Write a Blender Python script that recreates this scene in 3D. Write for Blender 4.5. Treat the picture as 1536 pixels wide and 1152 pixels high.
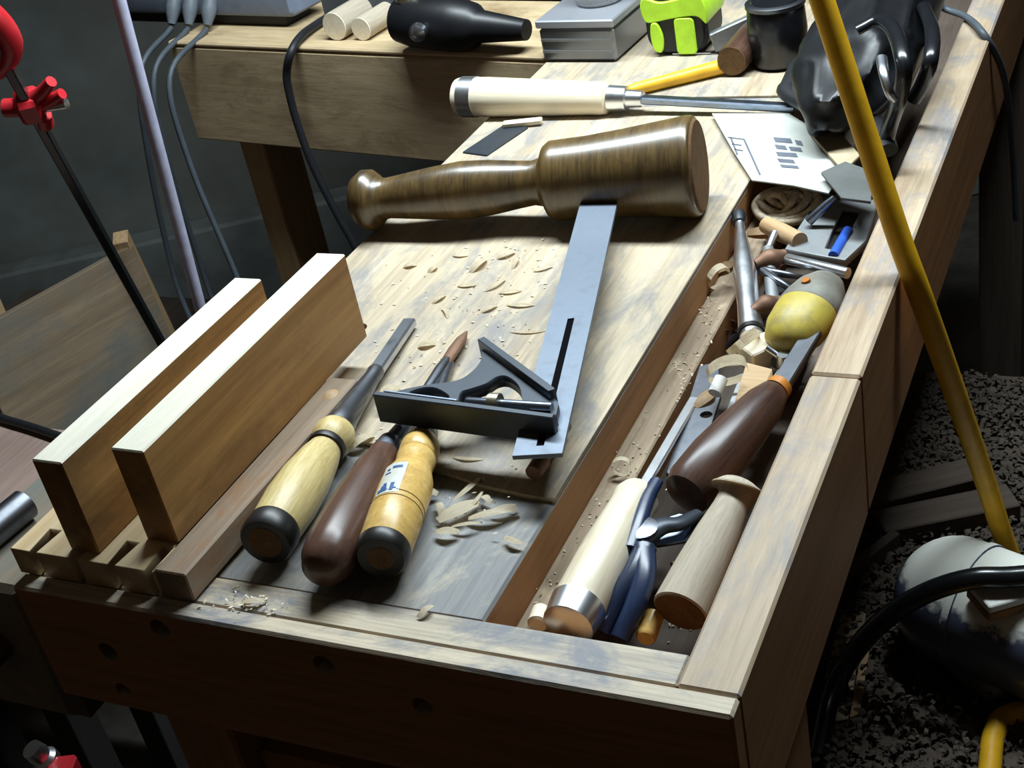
import bpy, bmesh, math, random
from mathutils import Vector, Matrix, noise
random.seed(7)
SC = bpy.context.scene
COL = SC.collection
for o in list(bpy.data.objects): bpy.data.objects.remove(o)

# ------------------------------------------------------------------ camera
B = 0.86                                   # height of the bench top in metres
FPX = 2050.0                               # focal length in pixels of the 1536 px wide frame
CAM = Vector((0, 0, B + 0.42))
_y, _p, _r = (math.radians(a) for a in (-29.917, 31.278, 12.024))
_f = Vector((math.sin(_y)*math.cos(_p), math.cos(_y)*math.cos(_p), -math.sin(_p)))
_rt = Vector((math.cos(_y), -math.sin(_y), 0)); _dn = _f.cross(_rt)
RT = math.cos(_r)*_rt + math.sin(_r)*_dn; DN = -math.sin(_r)*_rt + math.cos(_r)*_dn
cd = bpy.data.cameras.new('camera'); cam = bpy.data.objects.new('camera', cd); COL.objects.link(cam)
cd.sensor_width = 36; cd.lens = FPX/1536*36; cd.clip_start = 0.02
cam.matrix_world = Matrix(((RT.x, -DN.x, -_f.x, CAM.x), (RT.y, -DN.y, -_f.y, CAM.y), (RT.z, -DN.z, -_f.z, CAM.z), (0, 0, 0, 1)))
SC.camera = cam
# ------------------------------------------------------------------ world, lamp, exposure
wd = bpy.data.worlds.new('world'); SC.world = wd; wd.use_nodes = True
wd.node_tree.nodes['Background'].inputs[0].default_value = (0.95, 0.75, 0.55, 1)
wd.node_tree.nodes['Background'].inputs[1].default_value = 0.030
def area(name, loc, sx, sy, power, col, rot=(0, 0, 0)):
    l = bpy.data.lights.new(name, 'AREA'); l.shape = 'RECTANGLE'; l.size = sx; l.size_y = sy; l.energy = power; l.color = col
    o = bpy.data.objects.new(name, l); COL.objects.link(o); o.location = loc; o.rotation_euler = rot
    return o
area('shop_light_tube', (-0.37, 1.03, B + 0.74), 0.84, 0.12, 22.0, (0.82, 0.94, 1.0), (math.radians(-10), 0, 0))
SC.view_settings.view_transform = 'Standard'; SC.view_settings.look = 'None'
SC.view_settings.exposure = 0.0; SC.view_settings.gamma = 1.0; SC.view_settings.use_curve_mapping = False

# ------------------------------------------------------------------ pixel -> place helpers (a pixel gives a direction, the surface it rests on the distance)
def ray(px, py): return RT*((px-768)/FPX) + DN*((py-576)/FPX) + _f
def W(px, py, z): v = ray(px, py); return CAM + v*((z-CAM.z)/v.z)
def Wx(px, py, x): v = ray(px, py); return CAM + v*((x-CAM.x)/v.x)
def Wy(px, py, y): v = ray(px, py); return CAM + v*((y-CAM.y)/v.y)

# ------------------------------------------------------------------ materials
MATS = {}
def _nt(name):
    m = bpy.data.materials.new(name); m.use_nodes = True; nt = m.node_tree
    return m, nt, nt.nodes['Principled BSDF']
def N(nt, t, **kw):
    n = nt.nodes.new(t)
    for k, v in kw.items(): setattr(n, k, v)
    return n
def rgba(c): return (c[0], c[1], c[2], 1)
def coords(nt, sc):
    tc = N(nt, 'ShaderNodeTexCoord'); oi = N(nt, 'ShaderNodeObjectInfo'); mp = N(nt, 'ShaderNodeMapping')
    mul = N(nt, 'ShaderNodeMath', operation='MULTIPLY'); mul.inputs[1].default_value = 7.3
    nt.links.new(oi.outputs['Random'], mul.inputs[0]); nt.links.new(mul.outputs[0], mp.inputs['Location'])
    nt.links.new(tc.outputs['Object'], mp.inputs['Vector']); mp.inputs['Scale'].default_value = sc
    return mp.outputs[0]
def noise_n(nt, vec, scale, detail=5, rough=.6, dist=0.0):
    n = N(nt, 'ShaderNodeTexNoise'); n.inputs['Scale'].default_value = scale; n.inputs['Detail'].default_value = detail
    n.inputs['Roughness'].default_value = rough; n.inputs['Distortion'].default_value = dist
    nt.links.new(vec, n.inputs['Vector']); return n.outputs['Fac']
def ramp(nt, fac, stops):
    r = N(nt, 'ShaderNodeValToRGB'); e = r.color_ramp.elements
    while len(e) < len(stops): e.new(0.5)
    for i, (p, c) in enumerate(stops): e[i].position = p; e[i].color = rgba(c)
    nt.links.new(fac, r.inputs[0]); return r.outputs[0]
def mix(nt, fac, a, b, mode='MIX'):
    m = N(nt, 'ShaderNodeMix', data_type='RGBA', blend_type=mode)
    if isinstance(fac, float): m.inputs[0].default_value = fac
    else: nt.links.new(fac, m.inputs[0])
    for i, s in ((6, a), (7, b)):
        if isinstance(s, tuple): m.inputs[i].default_value = rgba(s)
        else: nt.links.new(s, m.inputs[i])
    return m.outputs[2]
def bump(nt, bs, h, strength, dist=.001):
    b = N(nt, 'ShaderNodeBump'); b.inputs['Strength'].default_value = strength; b.inputs['Distance'].default_value = dist
    nt.links.new(h, b.inputs['Height']); nt.links.new(b.outputs[0], bs.inputs['Normal'])
def wood(name, dark, light, grain=60, stretch=.05, rough=.6, stain=None, stain_lo=.52, stain_hi=.66, stain_scale=9, spec=.35, rings=False, bumps=.35):
    m, nt, bs = _nt(name)
    st = (1, stretch, stretch) if rings else (stretch, 1, 1)
    v = coords(nt, st); g = noise_n(nt, v, grain, 6, .65, .6)
    g2 = noise_n(nt, v, grain*7, 5, .7, .3)
    gm = N(nt, 'ShaderNodeMix'); gm.inputs[0].default_value = .5; nt.links.new(g, gm.inputs[2]); nt.links.new(g2, gm.inputs[3]); g = gm.outputs[0]
    c = ramp(nt, g, [(.36, dark), (.62, light)])
    v2 = coords(nt, (.35, 1, 1)); b2 = noise_n(nt, v2, 14, 3, .5)
    c = mix(nt, ramp(nt, b2, [(.35, (0, 0, 0)), (.75, (.5, .5, .5))]), c, tuple(x*.72 for x in light))
    if stain:
        v3 = coords(nt, (1, 1, 1) if rings else (.45, 1, 1)); s = noise_n(nt, v3, stain_scale*2.2, 8, .72, .5)
        c = mix(nt, ramp(nt, s, [(stain_lo, (0, 0, 0)), (stain_hi, (.85, .85, .85))]), c, stain)
    nt.links.new(c, bs.inputs['Base Color']); bs.inputs['Roughness'].default_value = rough
    bs.inputs['Specular IOR Level'].default_value = spec
    bump(nt, bs, g, bumps)
    MATS[name] = m; return m
def metal(name, col, rough=.35, grime=.25, grime_col=(.05, .04, .035), metallic=1.0):
    m, nt, bs = _nt(name); v = coords(nt, (1, 1, 1)); g = noise_n(nt, v, 90, 5, .65)
    c = mix(nt, ramp(nt, g, [(.5, (0, 0, 0)), (.75, (grime,)*3)]), col, grime_col)
    nt.links.new(c, bs.inputs['Base Color']); bs.inputs['Metallic'].default_value = metallic
    r = N(nt, 'ShaderNodeMapRange'); r.inputs['To Min'].default_value = rough*.8; r.inputs['To Max'].default_value = min(1, rough*1.3)
    nt.links.new(g, r.inputs['Value']); nt.links.new(r.outputs[0], bs.inputs['Roughness'])
    MATS[name] = m; return m
def paint(name, col, rough=.45, var=.12, scale=60, dust=None, dust_amt=0., spec=.4):
    m, nt, bs = _nt(name); v = coords(nt, (1, 1, 1)); g = noise_n(nt, v, scale, 4, .6)
    c = mix(nt, ramp(nt, g, [(.35, (0, 0, 0)), (.7, (1, 1, 1))]), tuple(x*(1-var) for x in col), tuple(min(1, x*(1+var)) for x in col))
    if dust:
        d = noise_n(nt, v, scale*.4, 5, .7); c = mix(nt, ramp(nt, d, [(.42, (0, 0, 0)), (.62, (dust_amt,)*3)]), c, dust)
    nt.links.new(c, bs.inputs['Base Color']); bs.inputs['Roughness'].default_value = rough
    bs.inputs['Specular IOR Level'].default_value = spec
    bump(nt, bs, g, .12); MATS[name] = m; return m
def dusty(name, col, dust, rough=.4, lo=.35, hi=.8, metallic=0.):
    """colour with dust settled on the faces that look up"""
    m, nt, bs = _nt(name); geo = N(nt, 'ShaderNodeNewGeometry'); sep = N(nt, 'ShaderNodeSeparateXYZ')
    nt.links.new(geo.outputs['Normal'], sep.inputs[0]); g = noise_n(nt, coords(nt, (1, 1, 1)), 70, 6, .7)
    a = N(nt, 'ShaderNodeMath', operation='MULTIPLY_ADD'); nt.links.new(g, a.inputs[0]); a.inputs[1].default_value = .8
    nt.links.new(sep.outputs[2], a.inputs[2])
    f = ramp(nt, a.outputs[0], [(lo+.4, (0, 0, 0)), (min(1, hi+.4), (1, 1, 1))])
    nt.links.new(mix(nt, f, col, dust), bs.inputs['Base Color'])
    r = N(nt, 'ShaderNodeMix'); nt.links.new(f, r.inputs[0]); r.inputs[2].default_value = rough; r.inputs[3].default_value = .95
    nt.links.new(r.outputs[0], bs.inputs['Roughness']); bs.inputs['Metallic'].default_value = metallic
    MATS[name] = m; return m

wood('bench_wood', (.30, .20, .115), (.58, .44, .29), grain=45, stain=(.20, .175, .155), stain_lo=.54, stain_hi=.68, stain_scale=11, rough=.55)
wood('sheet_wood', (.30, .225, .145), (.60, .50, .355), grain=40, stain=(.22, .215, .215), stain_lo=.46, stain_hi=.64, stain_scale=15, rough=.5)
wood('grey_bench_wood', (.125, .13, .14), (.30, .295, .285), grain=50, stain=(.46, .40, .30), stain_lo=.52, stain_hi=.66, stain_scale=12, rough=.55)
wood('end_wood', (.20, .165, .13), (.62, .52, .37), grain=55, stain=(.15, .16, .195), stain_lo=.48, stain_hi=.62, stain_scale=14, rough=.5)
wood('rail_wood', (.27, .18, .105), (.54, .42, .29), grain=40, stain=(.20, .21, .235), stain_lo=.48, stain_hi=.66, stain_scale=10, rough=.55)
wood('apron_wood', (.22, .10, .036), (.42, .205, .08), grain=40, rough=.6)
wood('dusty_ledge', (.20, .14, .09), (.42, .33, .23), grain=30, stain=(.5, .4, .27), stain_lo=.55, stain_hi=.68, stain_scale=30, rough=.8)
wood('pine', (.52, .34, .16), (.80, .64, .40), grain=26, stretch=.04, rough=.5, stain=(.36, .17, .06), stain_lo=.6, stain_hi=.78, stain_scale=6)
wood('shaded_board_face', (.26, .12, .035), (.50, .27, .085), grain=26, stretch=.04, rough=.55, stain=(.13, .07, .028), stain_lo=.48, stain_hi=.70, stain_scale=7)
wood('lit_planed_pine', (.70, .64, .50), (.88, .83, .70), grain=40, stretch=.04, rough=.5, stain=(.58, .56, .48), stain_lo=.5, stain_hi=.7, stain_scale=12)
wood('old_batten', (.17, .115, .075), (.36, .27, .19), grain=34, rough=.6, stain=(.30, .14, .05), stain_lo=.52, stain_hi=.68, stain_scale=12)
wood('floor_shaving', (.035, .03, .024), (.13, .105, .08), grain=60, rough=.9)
wood('pine_dark', (.34, .20, .09), (.58, .40, .22), grain=30, rough=.55, stain=(.25, .14, .06), stain_lo=.55, stain_hi=.75)
wood('beech', (.72, .60, .42), (.92, .84, .66), grain=60, stretch=.06, rough=.35, bumps=.15)
wood('ash_handle', (.40, .28, .09), (.78, .63, .30), grain=90, stretch=.08, rough=.38, stain=(.28, .20, .10), stain_lo=.56, stain_hi=.74, stain_scale=22)
wood('yellow_handle', (.52, .30, .07), (.80, .54, .18), grain=50, stretch=.9, rough=.32, rings=True, stain=(.40, .22, .06), stain_lo=.58, stain_hi=.75, bumps=.1)
wood('dark_handle', (.045, .022, .016), (.12, .062, .042), grain=60, rough=.32, bumps=.12)
wood('grey_dowel', (.34, .28, .20), (.58, .50, .39), grain=80, stretch=.06, rough=.7)
wood('mallet_wood', (.028, .018, .008), (.155, .095, .030), grain=75, stretch=.10, rough=.30, rings=True, stain=(.035, .022, .012), stain_lo=.50, stain_hi=.68, stain_scale=10, spec=.9, bumps=.12)
wood('back_apron', (.40, .28, .15), (.66, .51, .31), grain=22, stretch=.12, rough=.6, stain=(.22, .14, .07), stain_lo=.52, stain_hi=.7, stain_scale=7)
wood('old_panel', (.16, .11, .065), (.30, .22, .14), grain=26, stain=(.13, .14, .13), stain_lo=.46, stain_hi=.64, stain_scale=5, rough=.75)
wood('pink_plank', (.26, .17, .14), (.44, .32, .27), grain=24, stain=(.40, .38, .36), stain_lo=.56, stain_hi=.7, rough=.7)
wood('dark_plank', (.055, .04, .03), (.12, .09, .07), grain=30, rough=.8)
wood('shaving', (.62, .50, .33), (.88, .79, .60), grain=160, stretch=.1, rough=.6)
wood('end_grain', (.09, .05, .025), (.20, .115, .055), grain=120, stretch=1, rough=.85, spec=.1)
metal('steel', (.52, .55, .60), .28, .35); metal('chrome', (.85, .87, .9), .30, .15)
metal('dark_steel', (.16, .17, .19), .35, .4); metal('blue_steel', (.30, .35, .44), .3, .35)
metal('blade_grey', (.16, .19, .235), .5, .3, (.07, .07, .08), .55); metal('rust', (.20, .11, .07), .6, .6, (.10, .05, .03), .6)
metal('cast_iron', (.045, .054, .068), .40, .3, (.02, .02, .024), .5)
metal('tin_lid', (.34, .35, .38), .4, .3, (.3, .3, .32), .5)
metal('brass_worn', (.45, .40, .30), .4, .4)
metal('dull_grey', (.25, .26, .265), .5, .5, (.16, .14, .12), .7)
paint('bag_black', (.006, .0065, .008), .42, spec=.45); paint('matte_black', (.004, .004, .005), .95, spec=.03); paint('red_paint', (.62, .025, .035), .35, spec=.5); paint('black_paint', (.008, .009, .011), .25, spec=.6); paint('black_rubber', (.014, .015, .018), .5)
paint('grey_plastic', (.20, .235, .31), .45); paint('plug_grey', (.13, .15, .17), .5); paint('cord_grey', (.07, .085, .10), .5)
paint('white_tube', (.62, .62, .80), .35); paint('yellow_cord', (.78, .42, .015), .45, spec=.35); paint('neon', (.50, .85, .04), .38)
paint('yellow_tool', (.55, .43, .07), .45, dust=(.20, .17, .11), dust_amt=.8); paint('grey_tool', (.27, .26, .22), .55, dust=(.12, .11, .09), dust_amt=.6)
paint('orange_plastic', (.55, .20, .03), .4); paint('blue_grip', (.016, .032, .085), .35, dust=(.012, .018, .04), dust_amt=.6, spec=.6)
paint('blue_plastic', (.03, .10, .50), .35); paint('yellow_paint', (.80, .44, .03), .4); paint('paper', (.42, .43, .39), .8, .05)
paint('cardboard', (.42, .34, .22), .85); paint('ink', (.10, .11, .14), .8); paint('dark_card', (.09, .095, .09), .7)
paint('wall_dark', (.15, .17, .16), .6, .35, 4, dust=(.13, .12, .095), dust_amt=.6); paint('wall_base', (.16, .175, .165), .75, .3, 8)
paint('void_wall', (.02, .018, .015), .9); paint('floor_dirt', (.06, .05, .04), .9, .4, 14)
paint('label_white', (.55, .58, .55), .5, dust=(.60, .45, .2), dust_amt=.7); paint('label_blue', (.035, .10, .27), .5)
paint('black_band', (.012, .011, .010), .4); paint('cork', (.30, .15, .06), .9, .3)
paint('white_block', (.70, .69, .65), .7); paint('cord_beige', (.42, .35, .25), .85, .3, 300)
dusty('motor_paint', (.10, .12, .19), (.86, .86, .78), .25, .45, .95, .2)
dusty('silver_tin', (.22, .23, .25), (.36, .37, .39), .3, .6, 1.0, .8)
mg, nt, bs = _nt('clear_plastic'); bs.inputs['Base Color'].default_value = (.85, .88, .92, 1); bs.inputs['Transmission Weight'].default_value = .85; bs.inputs['Roughness'].default_value = .15; MATS['clear_plastic'] = mg

# ------------------------------------------------------------------ object helpers
WM = {None: Matrix()}
def tag(o, label=None, cat=None, group=None, kind=None):
    for k, v in (('label', label), ('category', cat), ('group', group), ('kind', kind)):
        if v: o[k] = v
    return o
def put(o, parent, frame):
    COL.objects.link(o); o.parent = parent; WM[o] = frame
    o.matrix_local = WM[parent].inverted() @ frame
def thing(name, loc, label, cat, group=None):
    o = bpy.data.objects.new(name, None); put(o, None, Matrix.Translation(Vector(loc))); o.empty_display_size = .02
    return tag(o, label, cat, group)
def obj(name, bm, mat, parent=None, frame=None, smooth=False, sharp=35):
    me = bpy.data.meshes.new(name); bmesh.ops.recalc_face_normals(bm, faces=bm.faces[:]); bm.to_mesh(me); bm.free()
    if mat: me.materials.append(MATS[mat])
    if smooth:
        me.polygons.foreach_set('use_smooth', [True]*len(me.polygons))
        me.set_sharp_from_angle(angle=math.radians(sharp))
    o = bpy.data.objects.new(name, me); put(o, parent, frame or Matrix()); return o
def axis_frame(p0, p1, up=(0, 0, 1)):
    p0, p1 = Vector(p0), Vector(p1); x = (p1-p0).normalized(); y = Vector(up).cross(x)
    if y.length < 1e-5: y = Vector((0, 1, 0))
    y.normalize(); z = x.cross(y)
    m = Matrix((x, y, z)).transposed().to_4x4(); m.translation = p0; return m
def fr(loc, rz=0, rx=0, ry=0):
    return Matrix.Translation(Vector(loc)) @ Matrix.Rotation(rz, 4, 'Z') @ Matrix.Rotation(ry, 4, 'Y') @ Matrix.Rotation(rx, 4, 'X')
def bm_box(x0, x1, y0, y1, z0, z1, bev=0., bm=None, seg=1):
    b = bmesh.new(); r = bmesh.ops.create_cube(b, size=1)
    for v in b.verts: v.co = Vector((x0 if v.co.x < 0 else x1, y0 if v.co.y < 0 else y1, z0 if v.co.z < 0 else z1))
    if bev: bmesh.ops.bevel(b, geom=b.edges[:], offset=bev, segments=seg, affect='EDGES', profile=.6)
    if bm is not None: return join(bm, b)
    return b
def join(dst, src, mat=None):
    me = bpy.data.meshes.new('tmp'); src.to_mesh(me); src.free()
    if mat: me.transform(mat)
    dst.from_mesh(me); bpy.data.meshes.remove(me); return dst
def box(name, mat, parent, x0, x1, y0, y1, z0, z1, bev=.001, grain='x', frame=None):
    """box in world axes (or in frame), its own origin at its centre and its local X along the grain"""
    c = Vector(((x0+x1)/2, (y0+y1)/2, (z0+z1)/2)); R = Matrix()
    if grain == 'y': R = Matrix.Rotation(math.pi/2, 4, 'Z')
    if grain == 'z': R = Matrix.Rotation(-math.pi/2, 4, 'Y')
    h = Vector(((x1-x0)/2, (y1-y0)/2, (z1-z0)/2)); h = Vector([abs(a) for a in (R.inverted().to_3x3() @ h)])
    b = bm_box(-h.x, h.x, -h.y, h.y, -h.z, h.z, bev)
    return obj(name, b, mat, parent, (frame or Matrix()) @ Matrix.Translation(c) @ R)
def bm_lathe(prof, seg=28, sy=1., sz=1.):
    """profile [(x, r)] turned about the local X axis"""
    b = bmesh.new(); rings = []
    for x, r in prof:
        if r < 1e-6: rings.append([b.verts.new((x, 0, 0))])
        else: rings.append([b.verts.new((x, sy*r*math.cos(a), sz*r*math.sin(a))) for a in (2*math.pi*i/seg for i in range(seg))])
    for A, C in zip(rings, rings[1:]):
        if len(A) == 1 and len(C) == 1: continue
        for i in range(seg):
            j = (i+1) % seg
            if len(A) == 1: b.faces.new((A[0], C[i], C[j]))
            elif len(C) == 1: b.faces.new((A[i], C[0], A[j]))
            else: b.faces.new((A[i], C[i], C[j], A[j]))
    for R in (rings[0], rings[-1]):
        if len(R) > 1: b.faces.new(R)
    return b
def lathe(name, mat, parent, frame, prof, seg=28, sy=1., sz=1., sharp=40):
    return obj(name, bm_lathe(prof, seg, sy, sz), mat, parent, frame, True, sharp)
def crom(pts, n=8):
    pts = [Vector(p) for p in pts]; P = [2*pts[0]-pts[1]] + pts + [2*pts[-1]-pts[-2]]; out = []
    for i in range(1, len(P)-2):
        a, b, c, d = P[i-1:i+3]
        for k in range(n):
            t = k/n; out.append(.5*((2*b)+(c-a)*t+(2*a-5*b+4*c-d)*t*t+(3*b-a-3*c+d)*t**3))
    return out + [pts[-1]]
def bm_tube(pts, r, seg=10, n=8, flat=1.):
    c = crom(pts, n) if n > 1 else [Vector(p) for p in pts]; b = bmesh.new(); rings = []; up = Vector((0, 0, 1)); prev = None
    for i, p in enumerate(c):
        t = (c[min(i+1, len(c)-1)] - c[max(i-1, 0)]).normalized()
        if prev is None:
            s = t.cross(up); s = s if s.length > 1e-4 else Vector((1, 0, 0))
        else: s = prev - t*prev.dot(t)
        s.normalize(); u = s.cross(t); prev = s
        rr = r(i/(len(c)-1)) if callable(r) else r
        rings.append([b.verts.new(p + s*rr*math.cos(a) + u*rr*flat*math.sin(a)) for a in (2*math.pi*k/seg for k in range(seg))])
    for A, C in zip(rings, rings[1:]):
        for k in range(seg): b.faces.new((A[k], A[(k+1) % seg], C[(k+1) % seg], C[k]))
    b.faces.new(rings[0][::-1]); b.faces.new(rings[-1]); return b
def tube(name, mat, parent, pts, r, seg=10, n=8, flat=1.):
    p0 = Vector(pts[0]); return obj(name, bm_tube([Vector(p)-p0 for p in pts], r, seg, n, flat), mat, parent, Matrix.Translation(p0), True, 60)
def bm_poly(loops, z0, z1, bev=0.):
    """flat outline (first loop) with holes, raised from z0 to z1"""
    cu = bpy.data.curves.new('tmp', 'CURVE'); cu.dimensions = '2D'; cu.fill_mode = 'BOTH'
    for lp in loops:
        s = cu.splines.new('POLY'); s.points.add(len(lp)-1); s.use_cyclic_u = True
        for q, p in zip(s.points, lp): q.co = (p[0], p[1], 0, 1)
    cu.extrude = (z1-z0)/2 - bev; cu.bevel_depth = bev; cu.bevel_resolution = 0; cu.offset = -bev
    o = bpy.data.objects.new('tmp', cu); COL.objects.link(o)
    me = o.to_mesh(); b = bmesh.new(); b.from_mesh(me); o.to_mesh_clear()
    bpy.data.objects.remove(o); bpy.data.curves.remove(cu)
    bmesh.ops.remove_doubles(b, verts=b.verts[:], dist=1e-6)
    for v in b.verts: v.co.z += (z0+z1)/2
    return b
def smooth2(pts, n=6):
    P = [Vector((p[0], p[1], 0)) for p in pts]; m = len(P); out = []
    for i in range(m):
        a, b, c, d = P[i-1], P[i], P[(i+1) % m], P[(i+2) % m]
        for k in range(n):
            t = k/n; q = .5*((2*b)+(c-a)*t+(2*a-5*b+4*c-d)*t*t+(3*b-a-3*c+d)*t**3); out.append((q.x, q.y))
    return out
def holes(o, cyl):
    """drill holes through mesh object o: list of (centre, axis, radius, depth), all in world space"""
    bpy.context.view_layer.update(); cut = bmesh.new()
    for c, ax, r, dpt in cyl:
        q = Vector(ax).normalized(); fm = axis_frame(Vector(c)-q*dpt/2, Vector(c)+q*dpt/2)
        join(cut, bm_lathe([(0, r), (dpt, r)], 20), fm)
    bmesh.ops.recalc_face_normals(cut, faces=cut.faces[:]); me = bpy.data.meshes.new('cut'); cut.to_mesh(me); cut.free()
    co = bpy.data.objects.new('cut', me); COL.objects.link(co)
    md = o.modifiers.new('b', 'BOOLEAN'); md.object = co; md.operation = 'DIFFERENCE'; md.solver = 'EXACT'
    bpy.context.view_layer.update(); ev = o.evaluated_get(bpy.context.evaluated_depsgraph_get())
    nm = bpy.data.meshes.new_from_object(ev); o.modifiers.clear(); o.data = nm; bpy.data.objects.remove(co)
    return o

# ================================================================== the room
def struct(o): return tag(o, kind='structure')
struct(obj('floor', bm_box(-4, 3, -1.5, 4.5, -.05, 0), 'floor_dirt'))
# dark left wall, running obliquely behind the benches
wa, wb = Vector((-1.994, 1.659, 0)), Vector((-1.633, 1.885, 0)); wdv = (wb-wa).normalized()
wf = axis_frame(wa, wb)
struct(obj('wall_left', bm_box(-3.5, 3.5, .0, .08, 0, 2.6), 'wall_dark', None, wf))
struct(obj('baseboard_left', bm_box(-3.5, 3.5, -.06, .0, 0, .30, .006), 'wall_base', None, wf))
struct(obj('wall_right', bm_box(1.6, 1.7, -1.5, 4.5, 0, 2.6), 'void_wall'))

# ================================================================== workbench
XL, XR, XT, XRI, XRO = -.5425, -.277, -.258, -.175, -.147   # slab left, slab right, ledge right, rail inner, rail outer
Y0, Y1, Y2, YE = .375, .387, .408, 1.62                     # end board front, seam, slab start, far end
wbn = thing('workbench', (-.345, .95, 0), 'wooden workbench with a tool tray along its back rail', 'workbench')
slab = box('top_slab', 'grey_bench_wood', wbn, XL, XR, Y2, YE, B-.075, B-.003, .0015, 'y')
holes(slab, [(tuple(W(537, 492, B)), (0, 0, 1), .0062, .2), (tuple(W(885, 118, B)), (0, 0, 1), .0085, .2)])
# thin worn sheet over the slab
px = [(838, 748), (800, 744), (760, 735), (722, 727), (690, 716), (655, 705), (600, 690), (560, 665), (520, 660)]
near = [W(a, b, B) for a, b in px]; near = [(min(v.x, XR), v.y) for v in near]
lp = [(XR, near[0][1])] + near[1:] + [(XL+.001, near[-1][1]+.004), (XL+.001, 1.005), (XR, 1.03)]
cx, cyy = -.41, .8
sh = obj('bench_sheet', bm_poly([[(y-cyy, -(x-cx)) for x, y in lp][::-1]], 0, .003), 'sheet_wood', wbn, fr((cx, cyy, B-.003), math.pi/2))
holes(sh, [(tuple(W(537, 492, B)), (0, 0, 1), .0062, .2)])
box('far_sheet', 'sheet_wood', wbn, XL+.001, XR, 1.04, YE, B-.003, B-.0005, .0005, 'y')
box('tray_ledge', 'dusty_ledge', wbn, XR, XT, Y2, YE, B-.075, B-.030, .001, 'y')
box('tray_floor', 'dark_plank', wbn, XT, XRI, Y2, YE, B-.075, B-.055, 0, 'y')
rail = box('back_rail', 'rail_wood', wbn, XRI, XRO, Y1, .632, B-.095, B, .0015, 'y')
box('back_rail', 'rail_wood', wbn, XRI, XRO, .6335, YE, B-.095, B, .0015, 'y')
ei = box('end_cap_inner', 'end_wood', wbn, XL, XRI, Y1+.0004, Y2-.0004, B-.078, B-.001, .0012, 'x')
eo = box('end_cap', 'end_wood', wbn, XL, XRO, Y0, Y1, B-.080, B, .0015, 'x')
hl = []
for (a, b_, r) in ((240, 943, .006), (162, 977, .006), (185, 1035, .005), (486, 998, .006), (634, 1060, .0055), (640, 985, .003)):
    q = Wy(a, b_, Y0); hl.append((tuple(q), (0, 1, 0), r, .03))
holes(eo, hl)
for x0, x1 in ((-.533, -.485), (-.20, -.152)):
    for y0 in (.425, 1.48):
        box('leg', 'apron_wood' if y0 < 1 else 'dark_plank', wbn, x0, x1, y0, y0+.07, 0, B-.0755, .002, 'z')
box('stretcher', 'apron_wood', wbn, -.485, -.2, .44, .47, .60, .68, .002, 'x')

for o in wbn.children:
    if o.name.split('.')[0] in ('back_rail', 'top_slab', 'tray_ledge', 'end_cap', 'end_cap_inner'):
        o.data.materials.append(MATS['apron_wood'])  # browner finish on the sides, darkened in colour to stand for their shade
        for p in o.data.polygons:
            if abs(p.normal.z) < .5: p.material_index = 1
# front vise on the left edge
vs = thing('front_vise', (-.60, .5, B-.12), 'worn wooden vise jaw on the left side of the workbench', 'vise')
box('jaw', 'old_panel', vs, -.622, -.556, .385, .66, B-.115, B-.014, .004, 'y')
box('jaw_liner', 'dark_plank', vs, -.5555, -.5430, .385, .66, B-.11, B-.016, .001, 'y')
lathe('vise_screw', 'rust', vs, axis_frame((-.59, .36, B-.06), (-.59, .41, B-.06)), [(-.03, .010), (.025, .010)])
p0 = W(-30, 812, B-.004); p1 = W(38, 756, B-.004)
pr = thing('iron_pipe', (p0+p1)/2, 'dark iron pipe offcut lying on the vise jaw', 'pipe')
lathe('pipe_wall', 'dark_steel', pr, axis_frame(p0, p1), [(0, .006), (0, .0095), ((p1-p0).length, .0095), ((p1-p0).length, .006)])

# ================================================================== back bench with apron
a0, a1 = Vector((-1.067, 1.234, B)), Vector((-.546, 1.144, B)); bf = axis_frame(a0, a1); bl = (a1-a0).length
bb = thing('side_bench', (-.8, 1.3, 0), 'rough side bench with a wide board apron behind the workbench', 'bench')
def inb(name, mat, x0, x1, y0, y1, z0, z1, grain='x', bev=.002): return box(name, mat, bb, x0, x1, y0, y1, z0, z1, bev, grain, bf)
inb('front_apron', 'back_apron', 0, bl-.004, .0, .028, -.122, -.006)
inb('bench_top', 'back_apron', 0, bl-.004, .0, .50, -.0055, .0)
inb('leg', 'pine_dark', .035, .075, .03, .09, -.86, -.122, 'z')
inb('leg', 'pine_dark', .035, .075, .40, .46, -.86, -.0055, 'z')
inb('leg', 'pine_dark', bl-.09, bl-.04, .40, .46, -.86, -.0055, 'z')

# ================================================================== low platform with shavings
PZ = .55
lpf = thing('low_platform', (-.1, .9, 0), 'low plank platform littered with shavings beside the workbench', 'platform')
for i in range(5):
    box('plank', 'dark_plank', lpf, -.14+i*.16, .018+i*.16, .42, 1.12, PZ-.03, PZ-.002*(i % 2), .002, 'y')
box('plank', 'dark_plank', lpf, -.46, -.302, .52, 1.12, PZ-.03, PZ, .002, 'y'); box('plank', 'dark_plank', lpf, -.30, -.142, .52, 1.12, PZ-.03, PZ-.001, .002, 'y')
for x in (-.1, .6):
    for y in (.5, 1.05): box('leg', 'dark_plank', lpf, x, x+.05, y, y+.05, 0, PZ-.032, .001, 'z')

# ================================================================== boards being jointed, left of the bench
ZT = B + .017
bx0, bx1, by0, by1 = -.5445, -.4484, .386, .563
db = thing('dovetail_board', (-.487, .475, B), 'flat board with sawn dovetail sockets lying at the near left bench corner', 'board')
sk = [bx0+.016, bx0+.044, bx0+.069, bx0+.093]; dp = .019; lp = [(bx0, by0)]
for s in sk: lp += [(s-.0022, by0), (s-.0042, by0+dp), (s+.0042, by0+dp), (s+.0022, by0)]
lp += [(bx1, by0), (bx1, by1), (bx0, by1)]
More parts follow.
